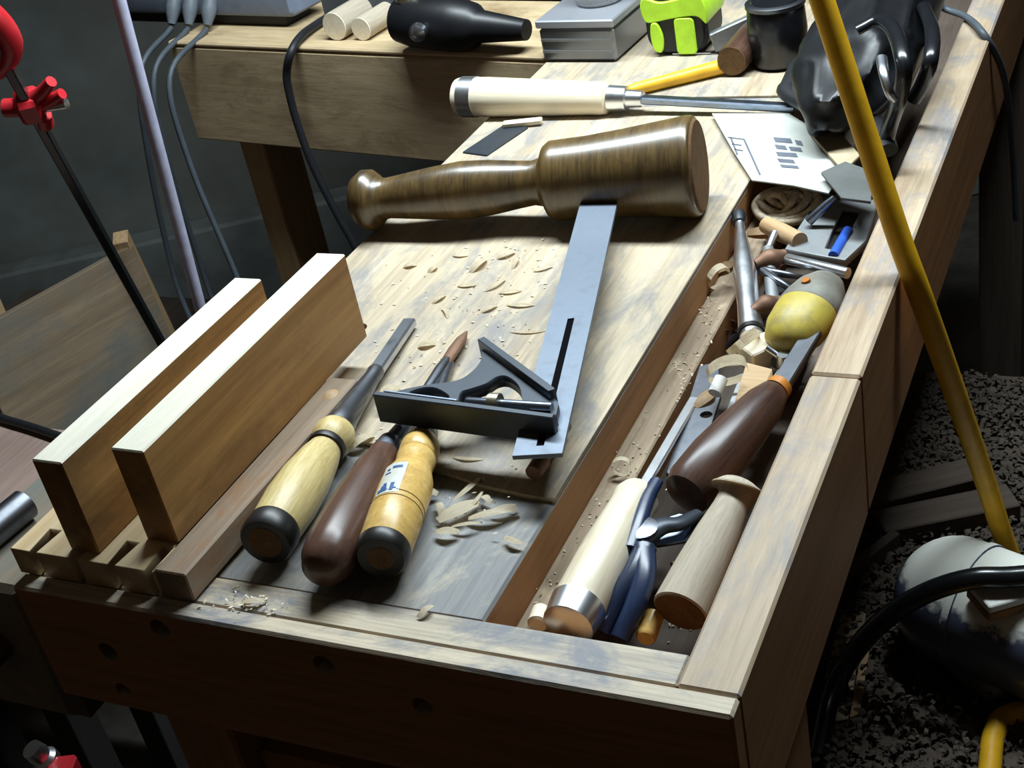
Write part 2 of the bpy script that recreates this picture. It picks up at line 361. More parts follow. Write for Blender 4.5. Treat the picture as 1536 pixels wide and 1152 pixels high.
# sockets narrow at the end and widen inwards; grain runs along the board's length
obj('board', bm_poly([[(y-.475, -(x+.487)) for x, y in lp][::-1]], 0, .017, .0004), 'pine', db, fr((-.487, .475, B), math.pi/2))
bt = thing('side_batten', (-.4375, .475, B), 'brown knotty batten lying between the pine boards and the chisels', 'batten')
box('strip', 'old_batten', bt, -.4479, -.4285, .3865, .566, B+.0003, ZT+.0008, .0008, 'y')
obj('knot', bm_lathe([(-.004, 0), (-.003, .006), (.001, .007), (.004, .003), (.005, 0)], 14, 1.3), 'pine_dark', bt, axis_frame((-.4372, .548, ZT-.002), (-.4372, .548, ZT+.01)), True)
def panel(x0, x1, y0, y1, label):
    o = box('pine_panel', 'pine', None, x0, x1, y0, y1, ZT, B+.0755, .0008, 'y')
    o.data.materials[0] = MATS['shaded_board_face']; o.data.materials.append(MATS['lit_planed_pine'])  # planed top edge pale, sides dark: light and shade put into the colours
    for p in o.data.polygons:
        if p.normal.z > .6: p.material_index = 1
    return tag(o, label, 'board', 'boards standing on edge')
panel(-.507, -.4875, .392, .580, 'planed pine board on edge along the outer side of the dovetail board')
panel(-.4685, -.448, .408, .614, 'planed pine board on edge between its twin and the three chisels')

# ================================================================== chisels on the bench
def chisel(name, label, butt, neck, tip, r, prof, mat, parts, steel, zt=.004, tipz=None):
    """butt / neck / tip: pixels of the axis; the handle rests on the bench"""
    p0 = W(butt[0], butt[1], B+r); p1 = W(neck[0], neck[1], B+r*.74); L = (p1-p0).length
    ax = (p1-p0).normalized(); pt = W(tip[0], tip[1], B+zt)
    t = thing(name, (p0.x, p0.y, B), label, 'chisel'); f = axis_frame(p0, p1)
    lathe('handle', mat, t, f, [(a*L, b*r) for a, b in prof], 32)
    for (nm, m, pf) in parts: lathe(nm, m, t, f, [(a*L, b*r) for a, b in pf], 32)
    return t, f, L, p1, pt
# pale handle, black hoop, long socket
t, f, L, p1, pt = chisel('socket_chisel', 'pale spotted wooden handled socket chisel with a black hoop at its butt', (400, 810), (510, 640), (618, 478), .0148,
    [(.03, .80), (.12, .93), (.3, 1.0), (.5, .95), (.68, .78), (.76, .66), (.80, .64), (.82, .70), (.86, .80), (.92, .82), (.96, .72), (.98, .5), (1.05, .45)], 'ash_handle',
    [('hoop', 'black_band', [(-.02, .5), (-.02, .9), (.0, .98), (.08, .99), (.10, .94), (.10, .8)]),
     ('butt_end', 'end_grain', [(-.022, 0), (-.022, .62), (.0, .62)]),
     ('ring', 'black_band', [(.77, .66), (.775, .74), (.80, .76), (.815, .74), (.82, .68)])], 'steel')
sf = axis_frame(p1 + Vector((0, 0, .001)), pt); SL = (pt-p1).length
lathe('socket', 'dark_steel', t, sf, [(-.004, .0078), (-.003, .0088), (.004, .0088), (.006, .0082), (SL*.3, .0062), (SL*.42, .0050), (SL*.46, .0054), (SL*.48, .0048)], 24)
obj('blade', bm_box(SL*.46, SL*.97, -.0046, .0046, -.0030, .0030, .0012), 'steel', t, sf)
# dark brown handle, gouge under the square
t, f, L, p1, pt = chisel('dark_chisel', 'dark brown handled chisel between the two pale handled chisels', (485, 850), (575, 684), (700, 497), .0145,
    [(-.06, 0), (-.06, .35), (-.03, .7), (.05, .92), (.15, .99), (.3, 1.0), (.5, .96), (.72, .84), (.84, .80), (.9, .70), (.95, .62), (1.02, .60)], 'dark_handle',
    [('ferrule', 'blue_steel', [(.97, .56), (.975, .60), (1.0, .60), (1.14, .46), (1.15, .35)])], 'steel')
sf = axis_frame(p1, pt); SL = (pt-p1).length
lathe('shank', 'dark_steel', t, sf, [(.008, .0062), (.03, .0042), (SL*.5, .0036), (SL*.66, .0040), (SL*.74, .0030)], 16)
lathe('blade', 'rust', t, sf, [(SL*.70, .0032), (SL*.84, .0036), (SL*.93, .0030), (SL, .0006)], 14, 1.2, .7)
# yellow handle with a label
t, f, L, p1, pt = chisel('labelled_chisel', 'yellow varnished handled chisel with a blue and white label and black butt', (573, 832), (636, 658), (674, 545), .0146,
    [(.02, .80), (.05, .93), (.3, .97), (.50, .97), (.60, .92), (.68, .76), (.72, .70), (.76, .73), (.80, .75), (.81, .71), (.82, .75), (.9, .76), (.94, .70), (.97, .58), (1.0, .50)], 'yellow_handle',
    [('butt_cap', 'black_band', [(-.03, .5), (-.03, .80), (-.01, .90), (.035, .94), (.05, .93)]),
     ('butt_end', 'end_grain', [(-.032, 0), (-.032, .46), (-.02, .46)]),
     ('groove', 'end_grain', [(.30, .96), (.302, .978), (.308, .978), (.31, .96)]), ('groove', 'end_grain', [(.34, .96), (.342, .979), (.348, .979), (.35, .96)]),
     ('ferrule', 'dull_grey', [(.96, .50), (.965, .56), (1.06, .46), (1.07, .35)])], 'steel')
def patch(x0, x1, a0, a1, r, n=8):
    b = bmesh.new(); g = [[b.verts.new((x, r*math.cos(a0+(a1-a0)*i/n), r*math.sin(a0+(a1-a0)*i/n))) for i in range(n+1)] for x in (x0, x1)]
    for i in range(n): b.faces.new((g[0][i], g[0][i+1], g[1][i+1], g[1][i]))
    return b
rr = .0146*.977
lb = obj('label', patch(L*.32, L*.58, math.radians(50), math.radians(105), rr), 'label_white', t, f, True)
for (s0, s1, q0, q1) in ((.335, .36, 56, 78), (.36, .385, 62, 76), (.385, .405, 66, 74), (.335, .40, 84, 92), (.35, .36, 92, 98), (.52, .535, 62, 70), (.53, .55, 74, 96), (.49, .50, 60, 74)):
    obj('print', patch(L*s0, L*s1, math.radians(q0), math.radians(q1), rr+.0002, 4), 'label_blue', lb, f, True)
sf = axis_frame(p1, pt); SL = (pt-p1).length
lathe('shank', 'dark_steel', t, sf, [(.006, .0065), (.02, .0045), (SL*.6, .0036), (SL, .003)], 16)

# ================================================================== combination square
ZS = B + .0175; HT = .0185
o0, o1 = W(558, 592, ZS+HT), W(828, 627, ZS+HT); sqf = axis_frame(o0, o1); sqf.translation.z = ZS; iv = sqf.inverted()
def hp(px, py): v = iv @ W(px, py, ZS+HT); return (v.x, v.y)
HL = (o1-o0).length
sq = thing('combination_square', ((o0.x+o1.x)/2, (o0.y+o1.y)/2, B), 'black combination square with steel rule resting over the chisel blades', 'square')
d0, d1 = hp(726, 504), hp(833, 582)
obj('base_bar', bm_box(0, HL, 0, .0042, 0, HT, .0006), 'cast_iron', sq, sqf)
obj('base_rib', bm_box(.004, HL*.46, .0050, .0068, 0, HT-.0005, .0004), 'blue_steel', sq, sqf)
dv = (Vector(d1)-Vector(d0)).normalized(); nv = Vector((-dv.y, dv.x))
dl = [Vector(d0), Vector(d1), Vector(d1)-nv*.0045, Vector(d0)-nv*.0045]
obj('miter_bar', bm_poly([[tuple(p) for p in dl]], 0, HT, .0004), 'cast_iron', sq, sqf)
web = smooth2([hp(*p) for p in ((563, 585), (600, 573), (640, 565), (682, 559), (706, 545), (719, 528), (720, 514), (731, 512), (760, 535), (800, 562), (832, 588), (834, 600), (826, 622), (812, 618), (800, 604), (782, 598), (781, 585), (775, 565), (758, 552), (742, 553), (726, 563), (702, 571), (688, 576), (684, 590), (682, 603), (640, 600), (600, 594))], 4)
lens = smooth2([hp(*p) for p in ((606, 580), (628, 570), (652, 570), (672, 584), (640, 587))], 4)
obj('web', bm_poly([web, lens], HT*.30, HT*.72), 'cast_iron', sq, sqf)
kn = (hp(697, 594), hp(826, 602))
kf = sqf @ Matrix.Translation((0, 0, HT*.78)) @ axis_frame((kn[0][0], kn[0][1], 0), (kn[1][0], kn[1][1], 0)); KL = (Vector(kn[1])-Vector(kn[0])).length
lathe('lock_bolt', 'blue_steel', sq, kf, [(0, .0026), (.001, .003), (KL, .003), (KL, 0)], 14)
lathe('lock_nut', 'brass_worn', sq, kf, [(KL*.27, .004), (KL*.28, .006), (KL*.40, .0062), (KL*.41, .004)], 12)
b = hp(800, 612); obj('clamp_block', bm_box(b[0]-.006, b[0]+.012, b[1]-.005, b[1]+.003, .001, HT*.8, .001), 'cast_iron', sq, sqf)
# rule
ZR = ZS + .0065
r0, r1, r2 = W(771, 682, ZR), W(842, 688, ZR), W(917, 345, ZR); rf = axis_frame((r0+r1)/2, ((r0+r1)/2) + (r2-r1)); ri = rf.inverted(); RL = .305; RW = .0262
sl = sorted((ri @ W(*q, ZR)).x for q in ((857, 480), (807, 672))); sy0 = (ri @ W(845, 530, ZR)).y
obj('rule', bm_box(0, RL, -RW/2, RW/2, -.0012, 0), 'blade_grey', sq, rf)
lps = [[(0, -RW/2), (RL, -RW/2), (RL, RW/2), (0, RW/2)], [(sl[0], sy0-.0021), (sl[1], sy0-.0021), (sl[1], sy0+.0021), (sl[0], sy0+.0021)]]
obj('grooved_face', bm_poly(lps, 0.0002, .0014), 'blade_grey', sq, rf)
obj('groove', bm_box(sl[0], sl[1], sy0-.0020, sy0+.0020, .0001, .0004), 'matte_black', sq, rf)
c = W(806, 706, B+.005); cw = thing('scriber', c, 'short rusty pin under the near end of the steel rule', 'pin')
lathe('pin_body', 'rust', cw, axis_frame(c+Vector((0, -.006, .002)), c+Vector((0.002, .05, .002))), [(0, 0), (.001, .0045), (.012, .005), (.014, .0035), (.045, .003), (.05, 0)], 16)

# ================================================================== mallet
MR = .035
m1 = W(1034, 250, B+MR); m0 = W(527, 303, B+.0235); mf = axis_frame(m0, m1); ML = (m1-m0).length*1.03
t = thing('carving_mallet', ((m0.x+m1.x)/2, (m0.y+m1.y)/2, B), 'turned dark varnished wooden mallet lying across the bench', 'mallet')
lathe('handle', 'mallet_wood', t, mf, [(x*ML, r) for x, r in ((0, 0), (.004, .010), (.02, .0185), (.045, .0228), (.07, .0225), (.088, .0185), (.098, .0158), (.115, .0150), (.15, .0160), (.25, .0192), (.34, .0212), (.42, .0200), (.50, .0172), (.545, .0160), (.585, .0185))], 40)
lathe('head', 'mallet_wood', t, mf, [(x*ML, r) for x, r in ((.565, .0165), (.575, .0185), (.588, .026), (.602, .0285), (.62, .0286), (.70, .0290), (.80, .0308), (.90, .0332), (.97, .0350), (.985, .0348), (.992, .0338), (.994, .0325))], 48)
lathe('head_end', 'end_grain', t, mf, [(.9935*ML, .0327), (1.0*ML, .031), (1.0*ML, 0)], 48)

# ================================================================== far part of the bench
# pale handled chisel
c0 = W(684, 145, B+.0165); c1 = W(945, 148, B+.0125); f = axis_frame(c0, c1); L = (c1-c0).length
t = thing('hooped_chisel', (c0.x, c0.y, B), 'cream beech handled chisel with chrome hoop and long steel blade', 'chisel')
lathe('handle', 'beech', t, f, [(x*L, r) for x, r in ((-.004, 0), (0, .012), (.012, .0155), (.035, .0168), (.20, .0170), (.5, .0155), (.78, .0138), (.84, .0140), (.875, .0130), (.89, .010))], 32)
lathe('hoop', 'chrome', t, f, [(x*L, r) for x, r in ((.045, .0165), (.046, .0176), (.13, .0177), (.131, .0165))], 32)
lathe('ferrule', 'chrome', t, f, [(x*L, r) for x, r in ((.885, .0095), (.89, .0112), (.985, .0102), (.99, .0075), (1.07, .0068), (1.075, .004))], 24)
s1 = W(1195, 162, B+.006); sf = axis_frame(c1, s1); SL = (s1-c1).length
obj('blade', bm_box(SL*.05, SL, -.0045, .0045, -.003, .003, .0012), 'blue_steel', t, sf)
# yellow stick, round stub
c0 = W(942, 136, B+.0055); c1 = W(1082, 100, B+.0065); t = tag(lathe('yellow_stick', 'yellow_paint', None, axis_frame(c0, c1), [(0, 0), (.001, .0045), (.01, .0052), ((c1-c0).length, .0065), ((c1-c0).length, 0)], 12), 'yellow painted round stick lying behind the cream chisel', 'stick')
c0 = W(1097, 92, B+.014); vd = Vector((.05, 1, .0)).normalized()
t = thing('round_stub', (c0.x, c0.y, B), 'short dark round wooden stub at the end of the yellow stick', 'wood stub')
lathe('stub_body', 'dark_handle', t, axis_frame(c0, c0+vd), [(.001, .0128), (.004, .0135), (.06, .0135), (.06, 0)], 24)
lathe('stub_face', 'end_grain', t, axis_frame(c0, c0+vd), [(0, 0), (0, .0125), (.002, .0125)], 24)
# silver tin and clear jar
q0, q1 = W(815, 93, B), W(926, 93, B); f = axis_frame(q0, q1); TL = (q1-q0).length; THt = .040
t = thing('silver_tin', ((q0+q1)/2), 'shallow silver metal tin with ribbed sides at the back of the bench', 'tin')
obj('tin_body', bm_box(0, TL, 0, .085, 0, THt-.008, .003), 'silver_tin', t, f)
obj('lid', bm_box(-.0015, TL+.0015, -.0015, .0865, THt-.0075, THt, .0012), 'tin_lid', t, f)
for i in range(2): obj('rib', bm_box(.002, TL-.002, -.001, .001, .009+i*.011, .0115+i*.011), 'dull_grey', t, f)
c = f @ Vector((TL*.55, .052, THt)); t = thing('clear_jar', c, 'small clear plastic jar standing on the silver tin', 'jar')
lathe('jar_body', 'clear_plastic', t, axis_frame(c, c+Vector((0, 0, 1))), [(.0005, 0), (.0005, .021), (.002, .023), (.04, .023), (.044, .020)], 28)
lathe('jar_lid', 'grey_plastic', t, axis_frame(c, c+Vector((0, 0, 1))), [(.0442, 0), (.0442, .022), (.054, .022), (.054, 0)], 28)
# tape measure
q0, q1 = W(972, 84, B), W(1064, 82, B); f = axis_frame(q0, q1); TW = (q1-q0).length
t = thing('tape_measure', (q0+q1)/2, 'neon yellow and black tape measure standing on the bench', 'tape measure')
def rsec(w, h, rad, n=6, x0=0, y0=0):
    out = []
    for cx_, cy_, a in ((w-rad, rad, -90), (w-rad, h-rad, 0), (rad, h-rad, 90), (rad, rad, 180)):
        out += [(x0+cx_+rad*math.cos(math.radians(a+90*i/n)), y0+cy_+rad*math.sin(math.radians(a+90*i/n))) for i in range(n+1)]
    return out
up = f @ Matrix.Rotation(math.pi/2, 4, 'X')                  # local XY becomes the upright front face, local -Z runs back
TH = .058
obj('body', bm_poly([rsec(TW, TH, .018)], -.046, -.003, .002), 'black_rubber', t, up, True)
obj('front_plate', bm_poly([rsec(TW-.006, TH-.006, .016, 6, .003, .003)], -.003, .000, .001), 'black_rubber', t, up, True)
obj('top_band', bm_poly([smooth2([(.001, TH*.60), (TW*.12, TH*.54), (TW*.5, TH*.60), (TW*.86, TH*.62), (TW+.001, TH*.50), (TW+.002, TH*.75), (TW*.9, TH*.98), (TW*.6, TH*.90), (TW*.3, TH*.86), (TW*.06, TH*.93), (-.001, TH*.8)], 5)], -.047, .0022, .001), 'neon', t, up, True)
obj('brake', bm_poly([rsec(TW*.32, TH*.58, .004, 4, TW*.50, .0015)], -.002, .0025, .001), 'neon', t, up, True)
obj('clip_button', bm_poly([smooth2([(TW*.10, TH*.30), (TW*.14, TH*.10), (TW*.26, TH*.08), (TW*.30, TH*.30), (TW*.24, TH*.52), (TW*.13, TH*.52)], 5)], -.002, .0030, .001), 'neon', t, up, True)
obj('hook', bm_box(TW*.40, TW*1.02, .001, .0025, .0005, .0015), 'steel', t, f)
# black round pot and grey bar
c = W(1160, 108, B); c.y += .022
t = thing('black_pot', (c.x, c.y, B), 'glossy black round pot with metal rim behind the round stub', 'pot')
lathe('pot_body', 'black_paint', t, axis_frame((c.x, c.y, B), (c.x, c.y, B+1)), [(0, 0), (0, .021), (.004, .024), (.03, .0255), (.05, .024), (.056, .020), (.056, 0)], 32)
lathe('rim', 'dark_steel', t, axis_frame((c.x, c.y, B), (c.x, c.y, B+1)), [(.050, .0242), (.051, .0254), (.054, .0254), (.055, .0235)], 32)
q0 = W(1068, 64, B+.010); q1 = W(1192, 8, B+.030)
t = thing('grey_bar', (q0.x, q0.y, B), 'flat grey steel bar leaning behind the black pot', 'bar')
obj('bar_body', bm_box(0, (q1-q0).length, -.004, .004, -.009, .009, .001), 'dull_grey', t, axis_frame(q0, q1))
# flat scraper under the mallet's far side, with a pale stick
q0, q1 = W(700, 232, B), W(795, 200, B)
t = tag(obj('steel_scraper', bm_box(0, .058, -.013, .013, 0, .0012, .0004), 'cast_iron', None, axis_frame(W(712, 232, B+.0003), W(775, 190, B+.0003))), 'thin black steel scraper lying flat behind the mallet handle', 'scraper')
t = tag(obj('pale_stick', bm_box(0, .034, -.004, .004, 0, .004, .0008), 'shaving', None, axis_frame(W(755, 190, B+.0016), W(812, 184, B+.0016))), 'pale split wood stick on the black scraper', 'wood stick')

# ================================================================== black corded tool, card, cardboard at the tray's far end
def rc(px, py, z): return W(px, py, z)
bc = W(1300, 105, B+.030)
t = thing('black_bag', (bc.x, bc.y, B), 'crumpled glossy black tool bag with looped straps at the far end of the tray', 'bag')
bmb = bmesh.new(); bmesh.ops.create_icosphere(bmb, subdivisions=5, radius=1)
for v in bmb.verts:
    n = v.co.normalized(); q = 1 + .14*noise.noise(n*1.5+Vector((3, 1, 0))) + .14*(1-abs(noise.noise(n*1.7+Vector((1, 4, 0)))))**3 - .08
    x, y, z = n.x*.046*q, n.y*.135*q, n.z*.040*q
    if z < -.022: z = -.022 - (abs(z)-.022)*.1
    v.co = Vector((x, y, z))
zm = min(v.co.z for v in bmb.verts)
for v in bmb.verts: v.co.z -= zm
obj('bag_body', bmb, 'bag_black', t, fr((bc.x-.004, bc.y+.04, B+.0105), -.05), True, 80)
for (pp, r_) in ((((1205, 100), (1190, 128), (1184, 138), (1215, 160), (1238, 186)), .011), (((1290, 175), (1318, 205), (1332, 226)), .012)):
    tube('bag_corner', 'black_rubber', t, [W(a, b_, B+.017) for a, b_ in pp], lambda q, r_=r_: r_*(1.1-.5*q), 12, 6, .7)
tube('strap', 'black_paint', t, [W(1285, 45, B+.085), W(1318, 30, B+.09), W(1340, 45, B+.092), W(1352, 80, B+.088), W(1356, 110, B+.078), W(1348, 150, B+.058), W(1336, 185, B+.034), W(1328, 215, B+.018)], .0055, 12, 8, .7)
tube('strap', 'black_paint', t, [W(1385, 10, B+.06), W(1398, 45, B+.066), W(1396, 90, B+.058), W(1384, 125, B+.036), W(1370, 150, B+.02)], .0055, 12, 8, .7)
tube('buckle', 'steel', t, [W(1322, 86, B+.088), W(1326, 110, B+.084), W(1334, 138, B+.074), W(1342, 150, B+.066)], lambda q: .0038-.001*q, 10, 6, .6)
q = W(1262, 14, B); tag(box('tan_carton', 'cardboard', None, q.x-.035, q.x+.035, q.y+.02, q.y+.07, B, B+.03, .001, 'x'), 'small tan carton behind the black bag', 'carton')
# printed card over the tray
zc = B+.0035
def flat(name, pix, z, th, mat, label, cat, parent=None):
    c = sum((W(a, b, z) for a, b in pix), Vector())/len(pix)
    return obj(name, bm_poly([[((W(a, b, z)-c).x, (W(a, b, z)-c).y) for a, b in pix]], 0, th), mat, parent, Matrix.Translation((c.x, c.y, z)))
t = thing('printed_card', W(1165, 225, B), 'off white printed carton flap lying over the tray end beside the mallet', 'card')
flat('card_sheet', [(1068, 172), (1183, 172), (1222, 196), (1272, 246), (1243, 292), (1190, 280), (1128, 272), (1100, 228)], zc, .0012, 'paper', '', '', t)
for (x, y, w_, h_) in ((1160, 206, 26, 7), (1192, 210, 10, 7), (1162, 217, 16, 6), (1183, 220, 18, 6), (1164, 228, 30, 6), (1166, 238, 24, 5), (1170, 247, 26, 4)):
    flat('print_block', [(x, y), (x+w_, y+2), (x+w_+3, y+h_+2), (x+3, y+h_)], zc+.00135, .0002, 'ink', '', '', t)
for (x0, y0, x1, y1) in ((1092, 206, 1116, 209), (1098, 216, 1112, 218), (1102, 224, 1114, 226), (1116, 209, 1140, 262), (1096, 206, 1106, 232)):
    a, b_ = W(x0, y0, zc+.0014), W(x1, y1, zc+.0014); obj('print_line', bm_box(0, (b_-a).length, -.0006, .0006, 0, .0002), 'ink', t, axis_frame(a, b_))
tag(flat('cardboard_flap', [(1222, 180), (1262, 206), (1290, 238), (1265, 262), (1240, 232), (1216, 205)], B+.006, .003, 'cardboard', '', ''), 'brown cardboard flap under the black bag', 'cardboard')
tag(flat('dark_sleeve', [(1232, 262), (1268, 246), (1312, 262), (1306, 306), (1262, 300)], B+.0095, .002, 'dark_card', '', ''), 'dark grey plastic sleeve beside the printed card', 'sleeve')
def curl(r, turns, w, th=.0005, n=18, open_=.25):
    b = bmesh.new(); A = []
    for i in range(n+1):
        s = i/n; a = s*turns*2*math.pi; rr = r*(1+open_*s)
        x, z = rr*math.cos(a), rr*math.sin(a)
        A.append([b.verts.new((x, -w/2*(1-.3*s), z)), b.verts.new((x, w/2*(1-.5*s), z))])
    for p, q in zip(A, A[1:]): b.faces.new((p[0], q[0], q[1], p[1]))
    bmesh.ops.solidify(b, geom=b.faces[:], thickness=th)
    zm = min(v.co.z for v in b.verts)
    for v in b.verts: v.co.z -= zm
    return b
def sliver(l, w, bend, th=.0006, n=8):
    b = bmesh.new(); A = []
    for i in range(n+1):
        s = i/n-.5; z = bend*(1-4*s*s) if bend > 0 else -bend*4*s*s; ww = w*(1-1.4*abs(s)**1.5)
        A.append([b.verts.new((l*s, -ww/2+.1*l*s*s*4, z)), b.verts.new((l*s, ww/2+.1*l*s*s*4, z))])
    for p, q in zip(A, A[1:]): b.faces.new((p[0], q[0], q[1], p[1]))
    bmesh.ops.solidify(b, geom=b.faces[:], thickness=th)
    zm = min(v.co.z for v in b.verts)
    for v in b.verts: v.co.z -= zm
    return b
# ================================================================== tools in the tray
def turned(name, label, cat, a, b, za, zb, parts, group=None):
    """a, b: pixels of the axis ends at heights za, zb; parts: (name, material, [(fraction, radius)])"""
    p0, p1 = W(a[0], a[1], za), W(b[0], b[1], zb); L = (p1-p0).length; f = axis_frame(p0, p1)
    t = thing(name, ((p0+p1)/2), label, cat, group)
    for nm, m, pf in parts: lathe(nm, m, t, f, [(x*L, r) for x, r in pf], 26)
    return t, f, L
TZ = B-.055
# cream handle with chrome hoop, thin blade
t, f, L = turned('slim_chisel', 'cream handled chisel with a chrome hoop in the near end of the tool tray', 'chisel', (853, 936), (962, 735), B-.021, B-.019,
    [('handle', 'beech', [(.02, .0115), (.10, .0135), (.5, .0140), (.78, .0122), (.86, .0120), (.92, .0125), (.97, .0105), (1.0, .006)]),
     ('hoop', 'chrome', [(-.03, 0), (-.03, .010), (-.01, .0128), (.12, .0142), (.125, .0132)])])
s0, s1 = f @ Vector((L, 0, 0)), W(1042, 598, B-.030); sf = axis_frame(s0, s1); SL = (s1-s0).length
obj('blade', bm_box(-.004, SL, -.003, .003, -.0014, .0014, .0006), 'chrome', t, sf)
# blue gripped pliers
pv = W(962, 800, B-.016)
t = thing('pliers', (pv.x, pv.y, TZ), 'dark blue gripped pliers beside the cream handle in the tray', 'pliers')
tube('grip', 'blue_grip', t, [W(968, 822, B-.016), W(952, 858, B-.018), W(925, 900, B-.024), W(902, 948, B-.033)], lambda s: .0062-.001*s, 12, 8, .8)
tube('grip', 'blue_grip', t, [W(965, 822, B-.016), W(966, 865, B-.018), W(952, 910, B-.024), W(930, 958, B-.033)], lambda s: .0062-.001*s, 12, 8, .8)
lathe('pivot', 'dark_steel', t, axis_frame(pv-Vector((0, 0, .005)), pv+Vector((0, 0, .005))), [(0, 0), (0, .009), (.009, .009), (.010, .005), (.010, 0)], 20)
tube('jaw', 'blue_grip', t, [W(945, 825, B-.016), W(960, 780, B-.013), W(972, 745, B-.012), W(985, 722, B-.012)], lambda s: .0050-.0012*s, 10, 6, .8)
tube('jaw', 'cast_iron', t, [W(955, 812, B-.016), W(990, 790, B-.016), W(1020, 785, B-.018), W(1048, 770, B-.022)], lambda s: .0075-.004*s, 10, 6, .6)
# grey flat plier plate
tag(flat('steel_plate', [(972, 790), (1020, 775), (1052, 782), (1030, 815), (985, 822)], B-.026, .002, 'blue_steel', '', ''), 'bent bluish steel plate under the pliers jaw', 'plate')
# dark brown handled tool
t, f, L = turned('brown_screwdriver', 'fat dark brown handled tool lying diagonally in the middle of the tray', 'screwdriver', (1032, 738), (1165, 585), B-.020, B-.010,
    [('handle', 'dark_handle', [(-.06, 0), (-.055, .006), (-.02, .0128), (.06, .0152), (.3, .0158), (.6, .0140), (.85, .0115), (.97, .0085), (1.0, .006)]),
     ('ferrule', 'orange_plastic', [(.985, .0065), (.99, .0078), (1.05, .0072), (1.055, .004)])])
s0, s1 = f @ Vector((L*1.03, 0, 0)), W(1248, 452, B-.008); sf = axis_frame(s0, s1); SL = (s1-s0).length
obj('blade', bm_box(0, SL, -.0055, .0055, -.0022, .0022, .0008), 'dark_steel', t, sf)
# grey dowel handle with a sawn flared top
t, f, L = turned('bare_dowel', 'bare grey wooden tool handle with a flared sawn top in the tray corner', 'wooden handle', (1020, 918), (1112, 728), B-.026, B-.010,
    [('shaft', 'grey_dowel', [(0, .0), (0, .0132), (.01, .0140), (.3, .0130), (.6, .0110), (.80, .0090), (.90, .0088), (.97, .0120), (1.03, .0145), (1.04, .0145), (1.04, 0)]),
     ('butt_end', 'end_grain', [(-.006, 0), (-.006, .0128), (.004, .0134)])])
sfo = lathe('sawn_face', 'pine', t, f, [(L*1.030, .0142), (L*1.046, .0144), (L*1.046, 0)], 26)
for ch in (bpy.data.objects[n] for n in (sfo.name, [c.name for c in t.children if c.name.startswith('shaft')][0])):
    for v in ch.data.vertices:                           # the top is sawn off at a slant
        if v.co.x > L*.96: v.co.x -= (v.co.z+.0145)*.45*(v.co.x-L*.96)/(L*.08) 
t, f, L = turned('wood_peg', 'small round wooden peg at the near end of the tray', 'peg', (968, 958), (980, 925), B-.034, B-.034, [('peg_body', 'yellow_handle', [(0, 0), (.0, .004), (.1, .0052), (1, .0052), (1.0, 0)])])
t, f, L = turned('white_peg', 'small pale wooden peg against the end cap beside the chrome hoop', 'peg', (806, 938), (812, 915), B-.024, B-.024, [('peg_body', 'beech', [(0, 0), (.0, .004), (.1, .0052), (1, .0045), (1.0, 0)])])
# plane iron with hole
zi = B-.032
c = [W(a, b, zi) for a, b in ((1000, 715), (1050, 555), (1078, 548), (1082, 600), (1050, 700), (1030, 735))]; c0 = sum(c, Vector())/6
hc = W(1060, 628, zi)-c0; hole = [(hc.x+.0035*math.cos(a), hc.y+.0035*math.sin(a)) for a in (i*math.pi/6 for i in range(12))]
tag(obj('plane_iron', bm_poly([[(p.x-c0.x, p.y-c0.y) for p in c], hole], 0, .003, .0003), 'dark_steel', None, Matrix.Translation(c0)), 'dark steel plane iron with a round hole beside the brown tool', 'plane iron')
tag(flat('steel_rule_stub', [(1082, 640), (1112, 565), (1128, 562), (1120, 600), (1095, 660)], B-.029, .002, 'dull_grey', '', ''), 'grey flat steel strip between plane iron and brown handle', 'steel strip')
tag(flat('brown_block', [(1100, 640), (1122, 565), (1160, 575), (1130, 640)], B-.028, .010, 'pine_dark', '', ''), 'rough brown wood offcut beneath the brown tool', 'offcut')
# chrome tapered burnisher
t, f, L = turned('chrome_burnisher', 'chrome tapered steel with a dark knob end standing out of the tray clutter', 'burnisher', (1128, 508), (1108, 322), B-.020, B-.006,
    [('shaft', 'chrome', [(0, 0), (0, .0075), (.06, .0080), (.25, .0070), (.5, .0078), (.7, .0055), (.86, .0032), (.92, .0034)]),
     ('knob', 'dark_steel', [(.91, .003), (.92, .0046), (.97, .0055), (1.0, .0050), (1.0, 0)]), ('collar', 'black_band', [(.02, .0074), (.025, .0086), (.05, .0086), (.055, .0078)])])
# yellow and grey knife
c = W(1216, 470, B-.012); q1 = W(1242, 420, B-.004); q0 = W(1176, 520, B-.012); f = axis_frame(q0, q1); L = (q1-q0).length
t = thing('yellow_knife', (c.x, c.y, TZ), 'worn yellow and grey oval bodied chalk reel against the rail', 'chalk reel')
lathe('body', 'yellow_tool', t, f, [(x*L, r) for x, r in ((-.02, 0), (0, .008), (.08, .0150), (.25, .0188), (.45, .0196), (.52, .0194))], 30, 1.0, .8)
lathe('cover', 'grey_tool', t, f, [(x*L, r) for x, r in ((.50, .0192), (.52, .0200), (.66, .0190), (.82, .0165), (.96, .0115), (1.03, .005), (1.04, 0))], 30, 1.0, .8)
b = f @ Vector((L*.66, .003, .0145)); lathe('button', 'orange_plastic', t, axis_frame(b, b+(f.to_3x3() @ Vector((0, .2, 1)))), [(0, 0), (0, .0030), (.002, .0028), (.002, 0)], 14)
